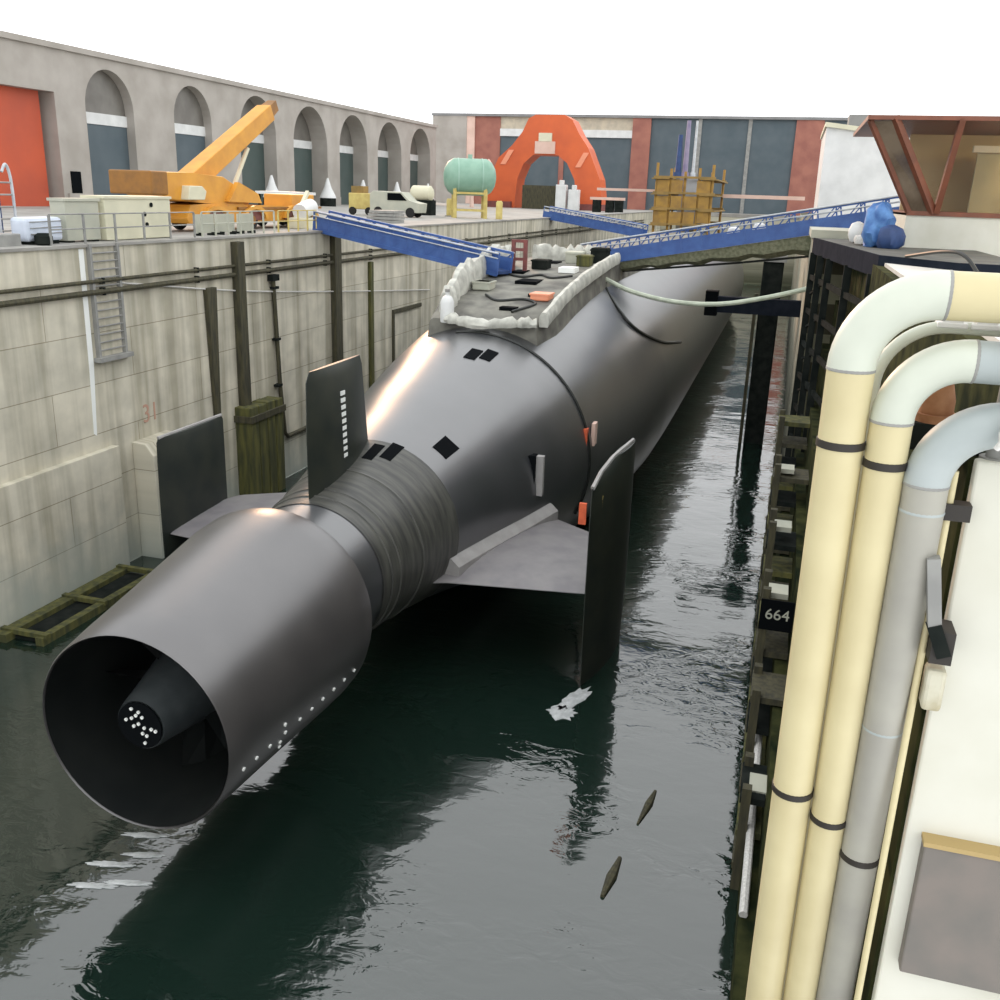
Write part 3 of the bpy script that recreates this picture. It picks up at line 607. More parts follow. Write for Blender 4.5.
# lever bracket on the wall edge
t = thing('lever_bracket', 'dark grey hooked lever bracket on the edge of the white wall', 'bracket', (1.3, 7.0, 11.3))
MB().bar((1.22, 6.93, 12.25), (1.31, 6.93, 11.72), .09, .1).build('lever_arm', 'steel_g', t, smooth=False)
MB().bar((1.30, 6.93, 11.75), (1.40, 6.93, 11.52), .12, .1).build('lever_hook', 'steel_d', t, smooth=False)
MB().box(1.31, 1.46, 6.9, 7.16, 11.45, 11.7).build('hinge_plate', 'strap', t, smooth=False)
tag(MB().box(1.33, 1.47, 6.98, 7.15, 11.02, 11.36).build('stop_block', 'dirtyblock', smooth=False, bevel=.03), 'dirty cream block below the hooked lever on the white wall', 'block')
t = thing('cover_box', 'grey brown box with a tan top edge on the white wall', 'box', (1.9, 6.8, 9.0))
MB().box(1.55, 3.2, 7.03, 7.16, 8.6, 9.86).build('box_body', 'boxbrown', t, smooth=False, bevel=.015); MB().box(1.54, 3.21, 7.01, 7.16, 9.84, 9.88).build('box_lip', 'tan', t, smooth=False)
t = thing('rail_post', 'grey tubular rail post standing on top of the white wall', 'post', (1.56, 7.3, 12.92))
MB().tube([(1.56, 7.3, 12.90), (1.58, 7.3, 14.0)], .06, 14).build('post_tube', 'steel_g', t); MB().lathe([(.1, 0), (.1, .03)], (1.56, 7.3, 12.9), 'z', 16).build('base_flange', 'steel_g', t)
pts = [(1.47-.0*i+ .13*(i/16)+.018*math.cos(i*1.5), 6.78+.018*math.sin(i*1.5), 13.1+.055*i) for i in range(17)]
b = MB(); b.tube(pts, .022, 8); b.tube([(x-.036*math.cos(i*1.5), y-.036*math.sin(i*1.5), z) for i, (x, y, z) in enumerate(pts)], .022, 8)
tag(b.build('twisted_rope', 'rope'), 'white twisted rope hanging beside the grey rail post', 'rope')

# ------------------------------------------------------------------ control cabin and white building on the right quay
CY = 40.0
t = thing('control_cabin', 'control cabin with brown framed slanting windows on the right quay', 'cabin', (8, CY, GR))
MB().box(4.0, 16, CY, CY+8, GR, 14.38).build('cabin_base', 'white_wall', t, smooth=False)
MB().box(4.0, 16, CY-.06, CY+8, 14.30, 14.46).build('window_sill', 'cabin_frame', t, smooth=False)
def P40(x, z, y=CY): return (x, y, z)
# outward-leaning left glazing and front glazing
MB().rings([[(4.05, CY+.02, 14.42), (4.9, CY+.02, 14.42), (3.0, CY-1.4, 17.5), (2.2, CY-1.2, 17.45)], [(4.05, CY+.14, 14.42), (4.9, CY+.14, 14.42), (3.0, CY-1.28, 17.5), (2.2, CY-1.08, 17.45)]]).build('corner_glazing', 'brown_glass', t, smooth=False)
for p_, q_, w_ in (((4.9, CY-.02, 14.42), (3.0, CY-1.42, 17.6), .22), ((4.05, CY-.02, 14.42), (2.2, CY-1.22, 17.5), .16), ((5.0, CY-.05, 14.42), (5.2, CY-1.42, 17.6), .2), ((9.2, CY-.02, 14.42), (9.4, CY-1.42, 17.6), .2), ((13, CY-.02, 14.42), (13.2, CY-1.42, 17.6), .2)):
    MB().bar(p_, q_, w_).build('window_mullion', 'cabin_frame', t, smooth=False)
MB().rings([[(4.9, CY, 14.42), (16, CY, 14.42), (16, CY-1.4, 17.5), (3.0, CY-1.4, 17.5)], [(4.9, CY+.04, 14.42), (16, CY+.04, 14.42), (16, CY-1.36, 17.5), (3.0, CY-1.36, 17.5)]]).build('front_glazing', 'cabin_glass', t, smooth=False)
MB().prism([(2.1, CY-1.5), (16.2, CY-1.5), (16.2, CY+8.2), (2.1, CY+8.2)], 'z', 17.5, 17.65).build('roof', 'cabin_frame', t, smooth=False)
MB().box(4.3, 16, CY+6.0, CY+6.2, 14.3, 17.5).build('rear_wall', 'cabin_in2', t, smooth=False)
MB().box(6.6, 16, CY+3.4, CY+3.6, 14.3, 16.7).build('inner_partition', 'cabin_in', t, smooth=False)
MB().box(6.4, 16, CY+3.2, CY+3.5, 16.7, 16.95).build('curtain_rail', 'cream', t, smooth=False)
MB().rings([[(8.5, CY+2.2, 14.46), (12, CY+2.2, 14.46), (12.3, CY+2.2, 15.3), (10.5, CY+2.2, 15.6), (9.2, CY+2.2, 15.3)], [(8.5, CY+3, 14.46), (12, CY+3, 14.46), (12.3, CY+3, 15.3), (10.5, CY+3, 15.6), (9.2, CY+3, 15.3)]]).build('console', 'yellow', t, smooth=False)
lp = MB().box(9, 13, CY+1.2, CY+1.6, 17.2, 17.34).build('ceiling_lamp', 'white', t, smooth=False)
lm = M['white'].copy(); lm.node_tree.nodes['Principled BSDF'].inputs['Emission Color'].default_value = (1, .80, .45, 1); lm.node_tree.nodes['Principled BSDF'].inputs['Emission Strength'].default_value = 45; lp.data.materials[0] = lm
t = thing('white_shed', 'plain white shed wall behind the long gangway head', 'building', (5, 66, GR))
MB().prism([(1.25, GR), (14, GR), (14, 18.6), (3.6, 18.55), (1.2, 18.85)], 'y', 62, 74).build('wall', 'white', t, smooth=False)
MB().prism([(1.1, 18.85), (3.6, 18.55), (14.1, 18.6), (14.1, 18.8), (3.6, 18.8), (1.1, 19.1)], 'y', 61.8, 74.2).build('roof', 'cream', t, smooth=False)
MB().box(2.4, 3.6, 63, 65, 18.8, 19.6).build('roof_vent', 'roof', t, smooth=False)
tag(MB().box(8.2, 10.2, 33, 34.4, GR, 14.0).build('meter_cabinet', 'steel_g', smooth=False, bevel=.03), 'small grey cabinet at the right edge above the largest pipe', 'cabinet')
tag(MB().tube(catmull([(3.2, 30.3, 13.25), (3.9, 28.4, 13.5), (4.3, 27.6, 13.45), (4.6, 27, 13.05)]), .05, 8).build('black_hose', 'cable'), 'black hose draped over the near corner of the landing platform', 'hose')

# ------------------------------------------------------------------ left arched workshop
FX = -60.0
t = thing('arched_workshop', 'long stone workshop with a row of tall arches on the left quay', 'building', (FX, 115, GL))
c0, pitch, top = 78.6, 12.9, 24.75
HALF = [5.9, 3.3, 3.3, 4.0, 4.6, 4.6, 4.6, 4.6]; DEP = [3, .9, .9, 1.7, 2.3, 2.3, 2.3, 2.3]; SPR = [20, 20.6, 20.6, 20.2, 19.6, 19.6, 19.6, 19.6]
zt = top
cent = [c0+pitch*k for k in range(-1, 7)]
wall = MB()
ybeg = cent[0]-pitch/2-4; yend = cent[-1]+pitch/2+1.0; half = HALF[0]
for k, yc in enumerate(cent):
    half = rad_ = HALF[k]; spring = SPR[k]; n = 16; pts = [(yc-half, spring)] + [(yc+rad_*math.cos(PI-PI*i/n), spring+rad_*math.sin(PI-PI*i/n)) for i in range(1, n)] + [(yc+half, spring)]
    if k > 0:
        for (a, b) in zip(pts[:-1], pts[1:]): wall.prism([a, b, (b[0], zt), (a[0], zt)], 'x', FX-3, FX)
        prev = cent[k-1]+HALF[k-1]; wall.box(FX-3, FX, prev, yc-half, GL, zt)
wall.box(FX-3, FX, cent[-1]+HALF[-1], yend, GL, zt); half = HALF[0]
wall.box(FX-3, FX, ybeg-14, cent[0]-half-.2, GL, zt)
wall.box(FX-3, FX, cent[0]-half-.2, cent[0]+half, 21.4, zt)
wall.build('wall', 'facade', t, smooth=False)
for k, yc in enumerate(cent[1:]):
    half = HALF[k+1]; D = FX-DEP[k+1]
    MB().box(D-.3, D, yc-half, yc+half, GL, 19.3).build('door', 'door_g' if k < 2 else 'door_green', t, smooth=False)
    MB().box(D-.3, D+.1, yc-half, yc+half, 19.3, 20.25).build('lintel_band', 'white', t, smooth=False)
    MB().box(D-.3, D-.05, yc-half, yc+half, 20.25, 24.4).build('arch_window', 'arch_glass', t, smooth=False)
half = HALF[0]
MB().box(FX-3.2, FX-.9, cent[0]-half-.2, cent[0]+half-.8, GL, 21.4).build('red_door', 'red_door', t, smooth=False)
MB().box(FX-3.4, FX+.25, ybeg-14, yend+.1, zt, zt+.45).build('cornice', 'facade', t, smooth=False)
MB().box(FX-20, FX-3, ybeg-14, yend, zt-.2, zt+.3).build('roof', 'roof', t, smooth=False)
for k, yc in enumerate(cent[1:]):
    MB().box(FX, FX+.25, yc-HALF[k+1]-3.3, yc-HALF[k+1]-.3, GL, 13.4).build('pier_plinth', 'facade', t, smooth=False)
MB().box(FX, FX+.1, cent[0]+half+1.0, cent[0]+half+2.2, GL, 15.2).build('side_door', 'black', t, smooth=False)

# end hall across the far quay
EY = 200.0
t = thing('end_hall', 'far hall with tall blue grey doors and red brown piers', 'building', (-30, EY, GL))
def hb(name, x0, x1, z0, z1, m, d0=0, d1=4): return MB().box(x0, x1, EY-d0, EY+d1, z0, z1).build(name, m, t, smooth=False)
HT = 29.4
hb('pier', -74, -66.6, GL, HT, 'facade', .6); hb('pier', -66.6, -64.9, GL, HT, 'brick_l', .5); hb('pier', -64.9, -59.5, GL, HT, 'brick', .2)  # narrow pale pier paints a sunlit strip into the colour
hb('pier', -32.4, -28.8, GL, HT, 'brick', .5); hb('pier', -1.6, 3.4, GL, HT, 'brick', .5); hb('pier', 3.4, 30, GL, HT, 'door_g', .0)
for x0, x1 in ((-59.5, -32.4),):
    hb('door', x0, x1, GL, 25.7, 'door_g'); hb('lintel_band', x0, x1, 25.7, 27.1, 'white', .4); hb('clerestory', x0, x1, 27.1, HT, 'beige')
hb('clerestory_shutter', -52, -47, 27.1, HT, 'door_g', .1); hb('pier', -47, -46, GL, HT, 'brick', .2)
for x0, x1 in ((-28.8, -19.6), (-19.2, -10.2), (-9.8, -1.6)): hb('door', x0, x1, GL, HT, 'door_g')
for x in (-19.4, -10.0): hb('door_guide', x-.35, x+.35, GL, HT, 'steel_g', .25)
hb('cornice', -74.2, 30, HT, HT+.5, 'roof', .7, 20)

# white cones in front of the piers
cone = None
for k in range(6):
    y = [89.6, 101.6, 115.7, 126.5, 138.6, 151.6][k]
    words = ['first', 'second', 'third', 'fourth', 'fifth', 'sixth']
    lab = f'{words[k]} white cone from the left in front of the workshop piers'
    if cone is None:
        cone = thing('white_cone', lab, 'cone', (-57, y, GL), 'white cones along the workshop')
        MB().lathe([(1.0, 0), (1.0, 1.0)], (-57, y, GL), 'z', 16).build('plinth', 'steel_d', cone)
        MB().lathe([(1.05, 1.0), (.95, 1.3), (.45, 2.3), (.18, 3.2), (.1, 3.4)], (-57, y, GL), 'z', 16).build('cone_body', 'white', cone)
    else: dup(cone, (-57, y, GL), 0, lab)

# orange portal
PY_ = 165.0
t = thing('orange_portal', 'huge orange portal frame standing on the far left quay', 'portal', (-40.3, PY_, GL))
outer = [(-50.6, GL), (-49.8, 17.5), (-48.6, 20.2), (-46.3, 22.2), (-44.6, 24.3), (-43.6, 26.4), (-42.4, 27.0), (-37.6, 27.0), (-36.3, 26.3), (-35.0, 24.1), (-33.4, 22.0), (-32.4, 19.8), (-31.2, 17.2), (-30.4, GL)]
inner = [(-34.9, GL), (-35.4, 17), (-36.8, 19.6), (-38.4, 20.8), (-42.6, 20.8), (-44.2, 19.4), (-45.2, 17), (-45.6, GL)]
MB().prism(outer[:7]+[(-40.5, 27.0), (-40.5, 20.8)]+inner[4:], 'y', PY_-2.5, PY_+2.5).build('portal_leg', 'orange', t, smooth=False)
MB().prism([(-40.5, 27.0)]+outer[7:]+inner[:4]+[(-40.5, 20.8)], 'y', PY_-2.5, PY_+2.5).build('portal_leg', 'orange', t, smooth=False)
MB().box(-42.3, -38.9, PY_-2.8, PY_-2.45, 21.0, 22.9).build('name_plate', 'brick_l', t, smooth=False); MB().box(-41.7, -39.5, PY_-2.85, PY_-2.45, 22.9, 24.2).build('plate_crest', 'cream', t, smooth=False)
for xa, xb, za in ((-48.2, -46.3, 19.2), (-35.4, -33.6, 19.0)):
    MB().prism([(xa, za), (xa+.9, za), (xb+.4, za+2.3), (xb-.5, za+2.3)], 'y', PY_-2.65, PY_-2.45).build('leg_panel', 'orange_l', t, smooth=False)
for x in (-48.2, -32.6): MB().box(x-2.2, x+2.2, PY_-3.2, PY_+3.2, GL-.01, GL+1.0).build('foot', 'redbrown', t, smooth=False)
# clutter between the portal legs
tag(MB().box(-43.4, -37.8, PY_-5.6, PY_-4.0, GL, 16.0).build('timber_stack', 'timber', smooth=False), 'dark brown stack under the orange portal', 'stack')
for i, x in enumerate((-36.6, -34.5)):
    b = MB().box(x-.85, x+.85, PY_-7, PY_-5.5, GL, 16.2-.7*i); b.box(x-.35, x+.35, PY_-6.8, PY_-5.9, 16.2-.7*i, 16.9-.7*i)
    tag(b.build('white_drum_rack', 'white', smooth=False, bevel=.1), ['left white upright tank before the orange portal', 'right white upright tank before the orange portal'][i], 'tank', 'white upright tanks')
b = MB().tube(catmull([(-49, 150, 12.3), (-49.0, 150, 15), (-47.8, 150, 18), (-46.2, 150, 19.3)]), .35, 8); tag(b.build('davit_arm', 'brick_l'), 'pale pink curved davit left of the orange portal', 'davit')

# green tank on yellow trestle
t = thing('green_tank', 'pale green cylindrical tank on a yellow trestle on the left quay', 'tank', (-29, 88, GL))
d = Vector((.92, .39, 0)).normalized(); cc = Vector((-29.0, 88, 15.9)); L = 2.4; rr = 1.62
path = [cc+d*s for s in (-L, -L+.1, -L+.4, -L+.9, L-.9, L-.4, L-.1, L)]
MB().tube(path, [.35, .8, 1.3, rr, rr, 1.3, .8, .35], 28).build('vessel', 'tank', t)
for s in (-1.1, 1.1): MB().tube([cc+d*(s-.06), cc+d*(s+.06)], rr+.03, 28).build('hoop', 'tank_e', t)
MB().tube([cc+Vector((0, 0, rr-.05)), cc+Vector((0, 0, rr+.35))], .2, 10).build('manhole', 'tank_e', t)
for s in (-1.4, 1.4):
    for u in (-1.1, 1.1):
        p = cc+d*s+Vector((-d.y, d.x, 0))*u; MB().bar((p.x, p.y, GL), (p.x, p.y, 15.0), .28).build('trestle_leg', 'yellow', t, smooth=False)
b = MB()
for z in (13.0, 14.5):
    for u in (-1.1, 1.1):
        n = Vector((-d.y, d.x, 0))*u; p = cc+d*-1.4+n; q2 = cc+d*1.4+n; b.bar((p.x, p.y, z), (q2.x, q2.y, z), .18)
    for s in (-1.4, 1.4):
        n = Vector((-d.y, d.x, 0)); p = cc+d*s-n*1.1; q2 = cc+d*s+n*1.1; b.bar((p.x, p.y, z), (q2.x, q2.y, z), .18)
b.build('trestle_frame', 'yellow', t, smooth=False)

# scaffold round the sail
t = thing('sail_scaffold', 'yellow brown scaffold tower around the submarine sail', 'scaffold', (-11.7, 116, 10.8))
for x in (-14.6, -13.1, -11.6, -10.1, -8.7):
    for y in (108.5, 124.5):
        MB().tube([(x, y, 10.3), (x, y, 17.9+.5*math.sin(x*5))], .16, 6).build('standard', 'scaf', t)
for z in (11.9, 13.5, 15.1, 16.7):
    MB().box(-14.9, -8.4, 108.1, 108.6, z, z+.22).build('ledger', 'plank', t, smooth=False); MB().box(-14.9, -8.4, 124.2, 125, z, z+.22).build('ledger', 'plank', t, smooth=False)
    MB().box(-15.1, -13.2, 108, 125, z-.12, z).build('plank_deck', 'plank', t, smooth=False); MB().box(-10.0, -8.2, 108, 125, z-.12, z).build('plank_deck', 'plank', t, smooth=False)
for (x0, x1, z) in ((-11.5, -10.2, 13.6), (-13.0, -11.7, 11.95), (-13.0, -11.8, 15.2), (-14.5, -13.2, 13.6), (-10.0, -8.9, 13.7), (-11.5, -10.3, 12.0), (-14.6, -13.2, 12.1), (-12.9, -11.8, 13.6), (-10.0, -8.8, 12.2), (-14.5, -13.2, 15.2), (-10.3, -8.9, 15.2)):
    MB().box(x0, x1, 108.2, 108.35, z, z+1.3).build('sheeting', 'scaf', t, smooth=False)
for x, lab, m, wd, h in ((-13.3, 'short blue mast rising from the scaffolded sail', 'blue_d', .35, 21.5), (-12.5, 'purple mast in the middle of the scaffolded sail', 'purple', .32, 23.0), (-11.6, 'pale grey thin mast on the right of the scaffolded sail', 'silver', .18, 23.0)):
    mt = thing('mast', lab, 'mast', (x, 116, 17), 'masts above the sail')
    MB().tube([(x, 116, 16.9), (x, 116, h)], [wd, wd*.7], 8).build('mast_tube', m, mt); MB().lathe([(wd*1.6, 0), (wd*1.6, .5)], (x, 116, 17.0), 'z', 10).build('mast_collar', m, mt)
tag(MB().box(-23.3, -15.5, 120, 120.4, 15.3, 15.6).build('red_walkway_rail', 'brick_l', smooth=False), 'pale red walkway beam left of the sail scaffold', 'beam')
tag(MB().box(-8.2, .9, 118, 118.5, 14.9, 15.3).build('red_walkway_rail', 'brick_l', smooth=False), 'pale red walkway beam right of the sail scaffold', 'beam')

# ------------------------------------------------------------------ mobile crane on the left quay
CX = -29.0
t = thing('mobile_crane', 'yellow mobile crane with a raised boom on the left quay', 'crane', (CX, 47, GL))
ch = MB(); ch.prism([(40.8, 13.1), (41.2, 13.9), (44, 14.0), (52, 13.8), (56.5, 13.6), (57, 13.0), (56.8, 12.8), (41, 12.8)], 'x', CX-1.25, CX+1.25); ch.build('chassis', 'crane', t, smooth=False, bevel=.05)
for y0 in (42.0, 46.3, 51.5):
    b = MB(); pts = [(y0+1.5+1.5*math.cos(PI-PI*i/8), 13.0+.85*math.sin(PI-PI*i/8)) for i in range(9)]; inn = [(y0+1.5+1.2*math.cos(PI*i/8), 13.0+.62*math.sin(PI*i/8)) for i in range(9)]
    for a, b_, c_, d_ in zip(pts[:-1], pts[1:], list(reversed(inn))[1:], list(reversed(inn))[:-1]): b.prism([a, b_, c_, d_], 'x', CX+1.2, CX+1.55)
    b.build('wheel_arch', 'crane', t, smooth=False)
    b = MB(); b.prism([(y0+.3, 12.9), (y0+2.7, 12.9), (y0+2.4, 13.5), (y0+.6, 13.5)], 'x', CX+1.2, CX+1.3); b.build('arch_recess', 'redbrown', t, smooth=False)
for y0 in (42.0, 46.3, 51.5, 54.4):
    for sx in (-1, 1):
        w_ = MB().lathe([(.3, -.2), (.56, -.19), (.62, -.1), (.62, .1), (.56, .19), (.3, .2)], (CX+sx*1.1, y0+1.5, GL+.62), 'x', 20).build('wheel', 'tyre', t)
        MB().lathe([(.28, -.22), (.28, .22)], (CX+sx*1.1, y0+1.5, GL+.62), 'x', 14).build('wheel_hub', 'crane_d', w_)
up = MB(); up.prism([(38.6, 14.5), (39.6, 14.2), (42.5, 14.0), (47.5, 13.9), (48, 14.4), (46.6, 14.9), (44.8, 15.6), (41.5, 15.75), (38.6, 15.7)], 'x', CX-1.2, CX+1.2); up.build('upper_works', 'crane', t, smooth=False, bevel=.06)
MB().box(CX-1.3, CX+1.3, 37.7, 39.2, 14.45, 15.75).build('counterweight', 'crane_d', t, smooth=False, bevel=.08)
MB().prism([(44.8, 14.1), (48.6, 14.0), (48.2, 14.6), (46.0, 15.3)], 'x', CX+1.2, CX+1.5).build('side_housing', 'crane', t, smooth=False)
cb = MB().prism([(40.4, 14.2), (42.0, 14.2), (42.2, 14.7), (41.8, 15.0), (40.6, 15.0)], 'x', CX+1.15, CX+1.7).build('operator_cab', 'cream', t, smooth=False, bevel=.05)
A = Vector((CX, 43.0, 15.2)); B = Vector((CX, 52.2, 20.05))
dv = (B-A).normalized(); nv = Vector((0, -dv.z, dv.y))
bo = MB().rings([[A+Vector((u, 0, 0))+nv*v for u, v in ((-.55,-.6),(.55,-.6),(.55,.6),(-.55,.6))], [B+Vector((u, 0, 0))+nv*v for u, v in ((-.5,-.55),(.5,-.55),(.5,.5),(-.5,.5))]]).build('boom', 'crane', t, smooth=False, bevel=.05)
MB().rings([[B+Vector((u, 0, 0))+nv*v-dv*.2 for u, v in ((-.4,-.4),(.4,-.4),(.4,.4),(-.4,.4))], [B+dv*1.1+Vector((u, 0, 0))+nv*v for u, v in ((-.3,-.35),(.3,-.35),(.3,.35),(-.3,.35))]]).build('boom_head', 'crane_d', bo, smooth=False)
MB().tube([(CX+.3, 46.8, 14.3), (CX+.3, 49.2, 17.5)], .14, 10).build('luffing_ram', 'cream', t)
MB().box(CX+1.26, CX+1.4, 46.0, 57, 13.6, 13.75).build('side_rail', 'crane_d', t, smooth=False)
MB().box(CX-.9, CX+1.2, 53, 56.3, 13.6, 14.6).build('engine_cover', 'crane', t, smooth=False, bevel=.08)

t.scale = (.86, .86, .80); t.location = (-29.0, 46.9, GL)
# boxes and small things on the left quay
def cabinet(name, cat, x0, x1, y0, y1, z0, z1, m, lab, lid=None, feet=True):
    t = thing(name, lab, cat, ((x0+x1)/2, (y0+y1)/2, GL))
    MB().box(x0, x1, y0, y1, z0, z1).build('body', m, t, smooth=False, bevel=.03)
    if lid: MB().box(x0-.05, x1+.05, y0-.05, y1+.05, z1-.02, z1+.08).build('lid', lid, t, smooth=False)
    if feet:
        for y in (y0+.25, y1-.25): MB().box(x0+.05, x1-.03, y-.14, y+.14, GL, z0+.02).build('skid', 'steel_d', t, smooth=False)
    return t
t = cabinet('generator_trailer', 'generator', -25.7, -24.75, 31.6, 35.7, GL+.12, 13.95, 'cream', 'cream generator box beside the yellow crane on the left quay', 'cream')
for y, z in ((34.4, 13.7), (33.95, 13.35), (34.05, 12.95)): MB().lathe([(.09, 0), (.09, .05)], (-24.76, y, z), 'x', 12).build('vent_cap', 'steel_d', t)
for y in (33.2, 33.9, 34.6): MB().lathe([(.28, -.1), (.28, .1)], (-25.0, y, GL+.26), 'x', 14).build('wheel', 'tyre', t)
cabinet('equipment_cabinet', 'cabinet', -25.5, -24.85, 29.6, 31.4, GL+.16, 13.85, 'palegrey', 'pale grey green cabinet left of the cream generator', 'palegrey')
t = thing('sheeted_crate', 'blue white sheeted crate second from the left on the left quay', 'crate', (-25.6, 28.5, GL))
b = MB().box(-25.5, -24.8, 27.6, 29.35, GL+.2, 13.3); b.build('sheet', 'bluewhite', t, smooth=False, bevel=.12)
for y in (28.0, 29.0): MB().box(-25.45, -24.85, y-.15, y+.15, GL, GL+.22).build('skid', 'steel_d', t, smooth=False)
for i in range(3): MB().tube([(-24.78, 27.75, 12.75+.2*i), (-24.78, 29.3, 12.78+.2*i)], .015, 6).build('lashing', 'steel_g', t)
t = thing('ladder_cage', 'blue and white caged ladder frame at the left edge', 'ladder', (-26.3, 28.1, GL))
for y in (27.95, 28.7): MB().tube(catmull([(-26.2, y, GL), (-26.2, y, 14.0), (-26.2, y-.05, 14.7), (-26.2, y-.2, 15.0), (-26.2, y-.4, 14.75)]), .05, 8).build('hoop_rail', 'silver', t)
for z in (12.8, 13.2, 13.6, 14.0, 14.4): MB().tube([(-26.2, 27.95, z), (-26.2, 28.7, z)], .03, 6).build('rung', 'steel_g', t)
MB().box(-26.7, -26.4, 27.0, 28.3, GL, 14.8).build('blue_sheet', 'blue_d', t, smooth=False)
tag(MB().box(-25.4, -24.7, 26.2, 27.2, GL, GL+.5).build('tool_crate', 'steel_g', smooth=False, bevel=.04), 'low grey crate at the far left edge of the quay', 'crate')
tag(MB().lathe([(.2, 0), (.3, .05), (.3, .3), (.18, .4)], (-24.5, 28.0, GL+.1), 'z', 12).build('bollard', 'steel_d'), 'small dark bollard on the quay edge below the sheeted crate', 'bollard')
def railing(y0, y1, x, m, lab, n):
    t = thing('guard_railing', lab, 'railing', (x, (y0+y1)/2, GL+.1), 'guard railings on the left quay')
    for i in range(n):
        y = y0+(y1-y0)*i/(n-1); MB().box(x-.03, x+.03, y-.04, y+.04, GL+.09, GL+1.1).build('post', m, t, smooth=False)
    for z in (.62, 1.12): MB().tube([(x, y0, GL+z), (x, y1, GL+z)], .025, 6).build('rail', m, t)
    return t
railing(37.3, 43.5, -24.35, 'palegrey', 'grey railing on the quay edge in front of the yellow crane', 7)
railing(43.9, 48.0, -24.35, 'yellow', 'pale yellow railing beside the head of the left gangway', 5)
railing(28.0, 36.5, -24.2, 'steel_g', 'thin grey railing before the cream generator', 6)
for i, (y, lab) in enumerate(((38.2, 'left pale grey barrier panel behind the crane railing'), (39.9, 'middle pale grey barrier panel behind the crane railing'), (41.6, 'right pale grey barrier panel behind the crane railing'))):
    t = thing('barrier_panel', lab, 'barrier', (-24.8, y, GL), 'grey barrier panels'); MB().box(-24.85, -24.78, y-.7, y+.7, GL+.2, GL+1.0).build('panel', 'palegrey', t, smooth=False)
    for yy in (y-.5, y+.5): MB().box(-25.0, -24.6, yy-.05, yy+.05, GL, GL+.24).build('foot', 'steel_d', t, smooth=False)
t = thing('awning_table', 'white flat awning on posts behind the gangway head', 'awning', (-36, 66, GL))
MB().box(-37.6, -34.2, 64.6, 67.4, 14.0, 14.2).build('awning_top', 'white', t, smooth=False)
for x in (-37.4, -34.4):
    for y in (64.8, 67.2): MB().box(x-.08, x+.08, y-.08, y+.08, GL, 14.0).build('post', 'steel_d', t, smooth=False)
MB().box(-37.2, -34.6, 65, 67, GL, 13.3).build('counter', 'crane_d', t, smooth=False)
t = thing('cream_winch', 'cream winch with a tilted drum at the left gangway head', 'winch', (-26.8, 51.5, GL))
MB().box(-27.4, -26.2, 50.6, 52.4, GL, GL+.6).build('winch_base', 'cream', t, smooth=False, bevel=.05); MB().tube([(-26.8, 50.8, 13.2), (-26.8, 52.2, 13.5)], .45, 16).build('winch_drum', 'white', t)
MB().bar((-27.2, 51, GL+.5), (-27.3, 52.8, 14.3), .2).build('winch_arm', 'cream', t, smooth=False)
t = thing('parked_van', 'small pale grey van parked behind the left gangway', 'van', (-33.5, 82, GL))
MB().prism([(-35.9, GL+.4), (-31.3, GL+.4), (-31.2, GL+1.2), (-32.2, GL+1.35), (-32.9, GL+2.1), (-35.6, GL+2.15), (-35.9, GL+1.9)], 'y', 81, 82.9).build('body', 'palegrey', t, smooth=False, bevel=.06)
MB().prism([(-32.4, GL+1.4), (-33.0, GL+2.0), (-34.2, GL+2.0), (-34.2, GL+1.4)], 'y', 80.96, 81.02).build('side_window', 'black', t, smooth=False)
for x in (-35.1, -32.1):
    for y in (81.1, 82.8): MB().lathe([(.42, -.12), (.42, .12)], (x, y, GL+.42), 'y', 16).build('wheel', 'tyre', t)
t = thing('yellow_cart', 'yellow tool cart between the van and the left arches', 'cart', (-37.2, 84, GL))
MB().box(-39, -36.6, 83.3, 84.8, GL+.5, GL+1.9).build('body', 'yellow', t, smooth=False, bevel=.08)
for x in (-38.6, -37.0): MB().lathe([(.35, -.1), (.35, .1)], (x, 83.3, GL+.35), 'y', 14).build('wheel', 'tyre', t)
MB().box(-38.8, -37.6, 83.5, 84.6, GL+1.9, GL+2.5).build('load', 'plank', t, smooth=False)
t = thing('white_compressor', 'white compressor on a dark stand near the green tank', 'compressor', (-35.2, 92, GL))
MB().box(-36.5, -34.0, 91.3, 92.7, GL, GL+1.4).build('stand', 'steel_d', t, smooth=False); MB().lathe([(.5, -1.1), (.75, -.9), (.75, .9), (.5, 1.1)], (-35.2, 92, GL+2.0), 'x', 16).build('vessel', 'cream', t)
for i, (x, y, c_, lab) in enumerate(((-31.8, 90.5, 'yellow', 'yellow bollard left of the green tank'), (-24.9, 84, 'yellow', 'yellow bollard right below the green tank'))):
    t = thing('yellow_bollard', lab, 'bollard', (x, y, GL), 'yellow bollards'); MB().lathe([(.3, 0), (.3, 1.5), (.2, 1.65)], (x, y, GL), 'z', 12).build('bollard_body', c_, t); MB().lathe([(.45, 0), (.45, .1)], (x, y, GL), 'z', 12).build('bollard_base', 'steel_g', t)
t = thing('grey_pallet_stack', 'grey stacked pallets behind the left gangway', 'pallets', (-28.5, 67, GL))
for k in range(4): MB().box(-29.6+.1*k, -27.4, 66, 68+.1*(k % 2), GL+.22*k, GL+.22*k+.18).build('pallet', 'steel_g', t, smooth=False)
t = thing('crowd_barrier', 'row of dark trestles on the far quay right of the portal', 'trestle', (-27, 150, GL))
for x in (-29, -27, -25.6): MB().box(x-.6, x+.6, 149.5, 150.5, GL, GL+1.8).build('trestle_body', 'steel_d', t, smooth=False)
MB().box(-30, -24.8, 149.4, 150.6, GL+1.8, GL+2.2).build('top_board', 'brick_l', t, smooth=False)

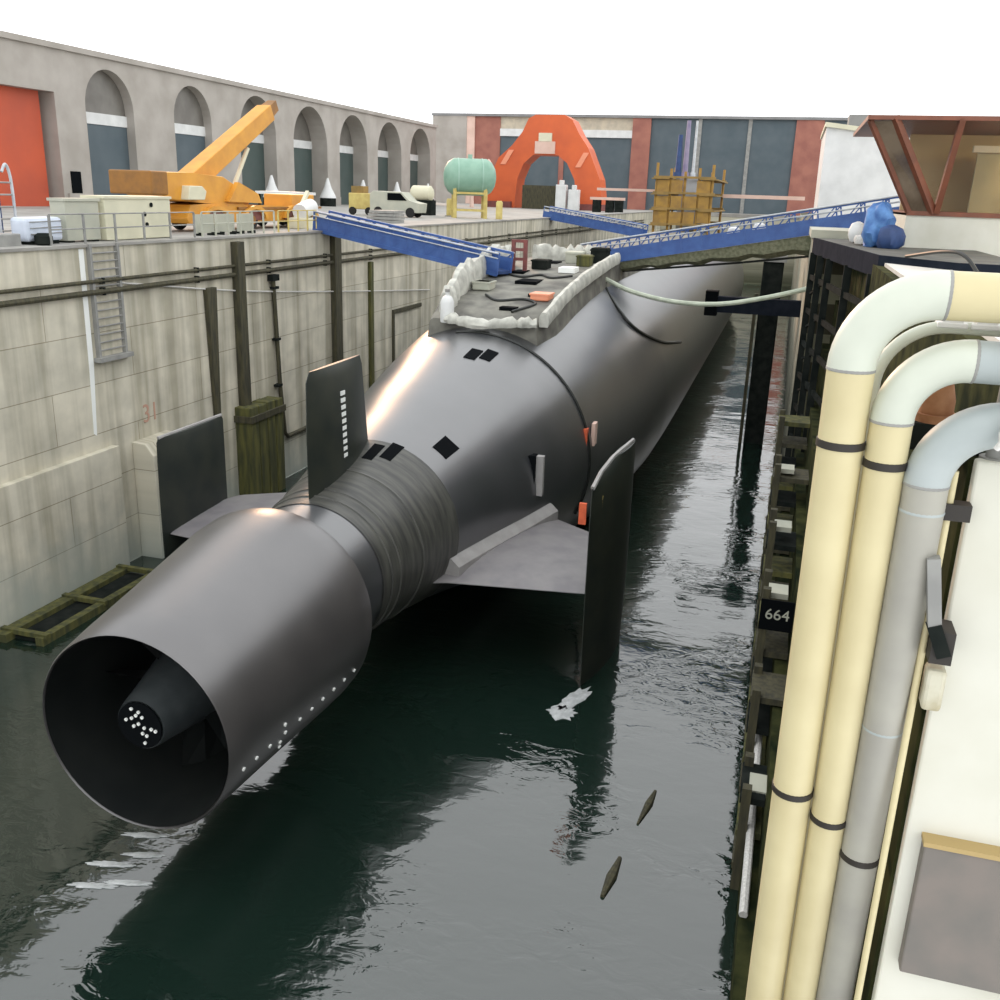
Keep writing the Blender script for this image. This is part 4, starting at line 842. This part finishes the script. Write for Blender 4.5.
# floating bits in the water, and a sky reflection painted as pale patches
def patch(name, cx, cy, rx, ry, rot, lab, m, seed, cat, z=.03, n=26):
    rnd = random.Random(seed); pts = []
    for k in range(n):
        a = 2*PI*k/n; r = 1+rnd.uniform(-.25, .2); u, v = rx*r*math.cos(a), ry*r*math.sin(a)
        pts.append((cx+u*math.cos(rot)-v*math.sin(rot), cy+u*math.sin(rot)+v*math.cos(rot)))
    return tag(MB().rings([[(x, y, -.05) for x, y in pts], [(x, y, z*.5) for x, y in pts], [(cx+(x-cx)*.8, cy+(y-cy)*.8, z) for x, y in pts]]).build(name, m), lab, cat)
patch('sky_reflection_patch', -4.72, 25.5, .28, .95, -.35, 'white painted sky reflection on the water below the right end plate', 'foam', 3, 'foam')
patch('sky_reflection_patch', -4.92, 24.65, .42, .45, 0, 'white rounded blot at the near end of the painted sky reflection', 'foam', 8, 'foam')
for i, (x, y) in enumerate(((-12.9, 15.9), (-12.5, 15.3), (-13.0, 14.8), (-12.3, 14.4), (-12.9, 14.1))):
    patch('foam_streak', x, y, .5, .09, .25, ['topmost', 'second', 'third', 'fourth', 'lowest'][i]+' of the foam streaks under the propulsor shroud', 'foam', 20+i, 'foam')
tag(MB().tube([(-1.72, 21.6, .02), (-1.8, 21, .03), (-1.95, 20.1, .02)], [.04, .1, .03], 8).build('driftwood', 'timber'), 'dark driftwood stick floating in the open water', 'driftwood')
tag(MB().tube([(-2.15, 18.7, .02), (-2.22, 18, .04), (-2.3, 17.3, .02)], [.05, .12, .05], 8).build('driftwood', 'timber'), 'dark driftwood stick nearest the bottom of the photo', 'driftwood')

# ------------------------------------------------------------------ light
wd = bpy.data.worlds.new('sky'); S.world = wd; wd.use_nodes = True
bg = wd.node_tree.nodes['Background']; bg.inputs['Color'].default_value = (.97, .985, 1.0, 1); bg.inputs['Strength'].default_value = 1.85
sun = bpy.data.lights.new('sun', 'SUN'); so = bpy.data.objects.new('sun', sun); C.objects.link(so)
sun.energy = 1.7; sun.angle = math.radians(7); sun.color = (1, .60, .36)
so.rotation_euler = Vector((-.50, .83, .245)).to_track_quat('Z', 'Y').to_euler()
S.view_settings.view_transform = 'Standard'; S.view_settings.look = 'None'; S.view_settings.gamma = 1; S.view_settings.exposure = 0.0
for o in list(bpy.data.objects):
    if '_w' in o: del o['_w']
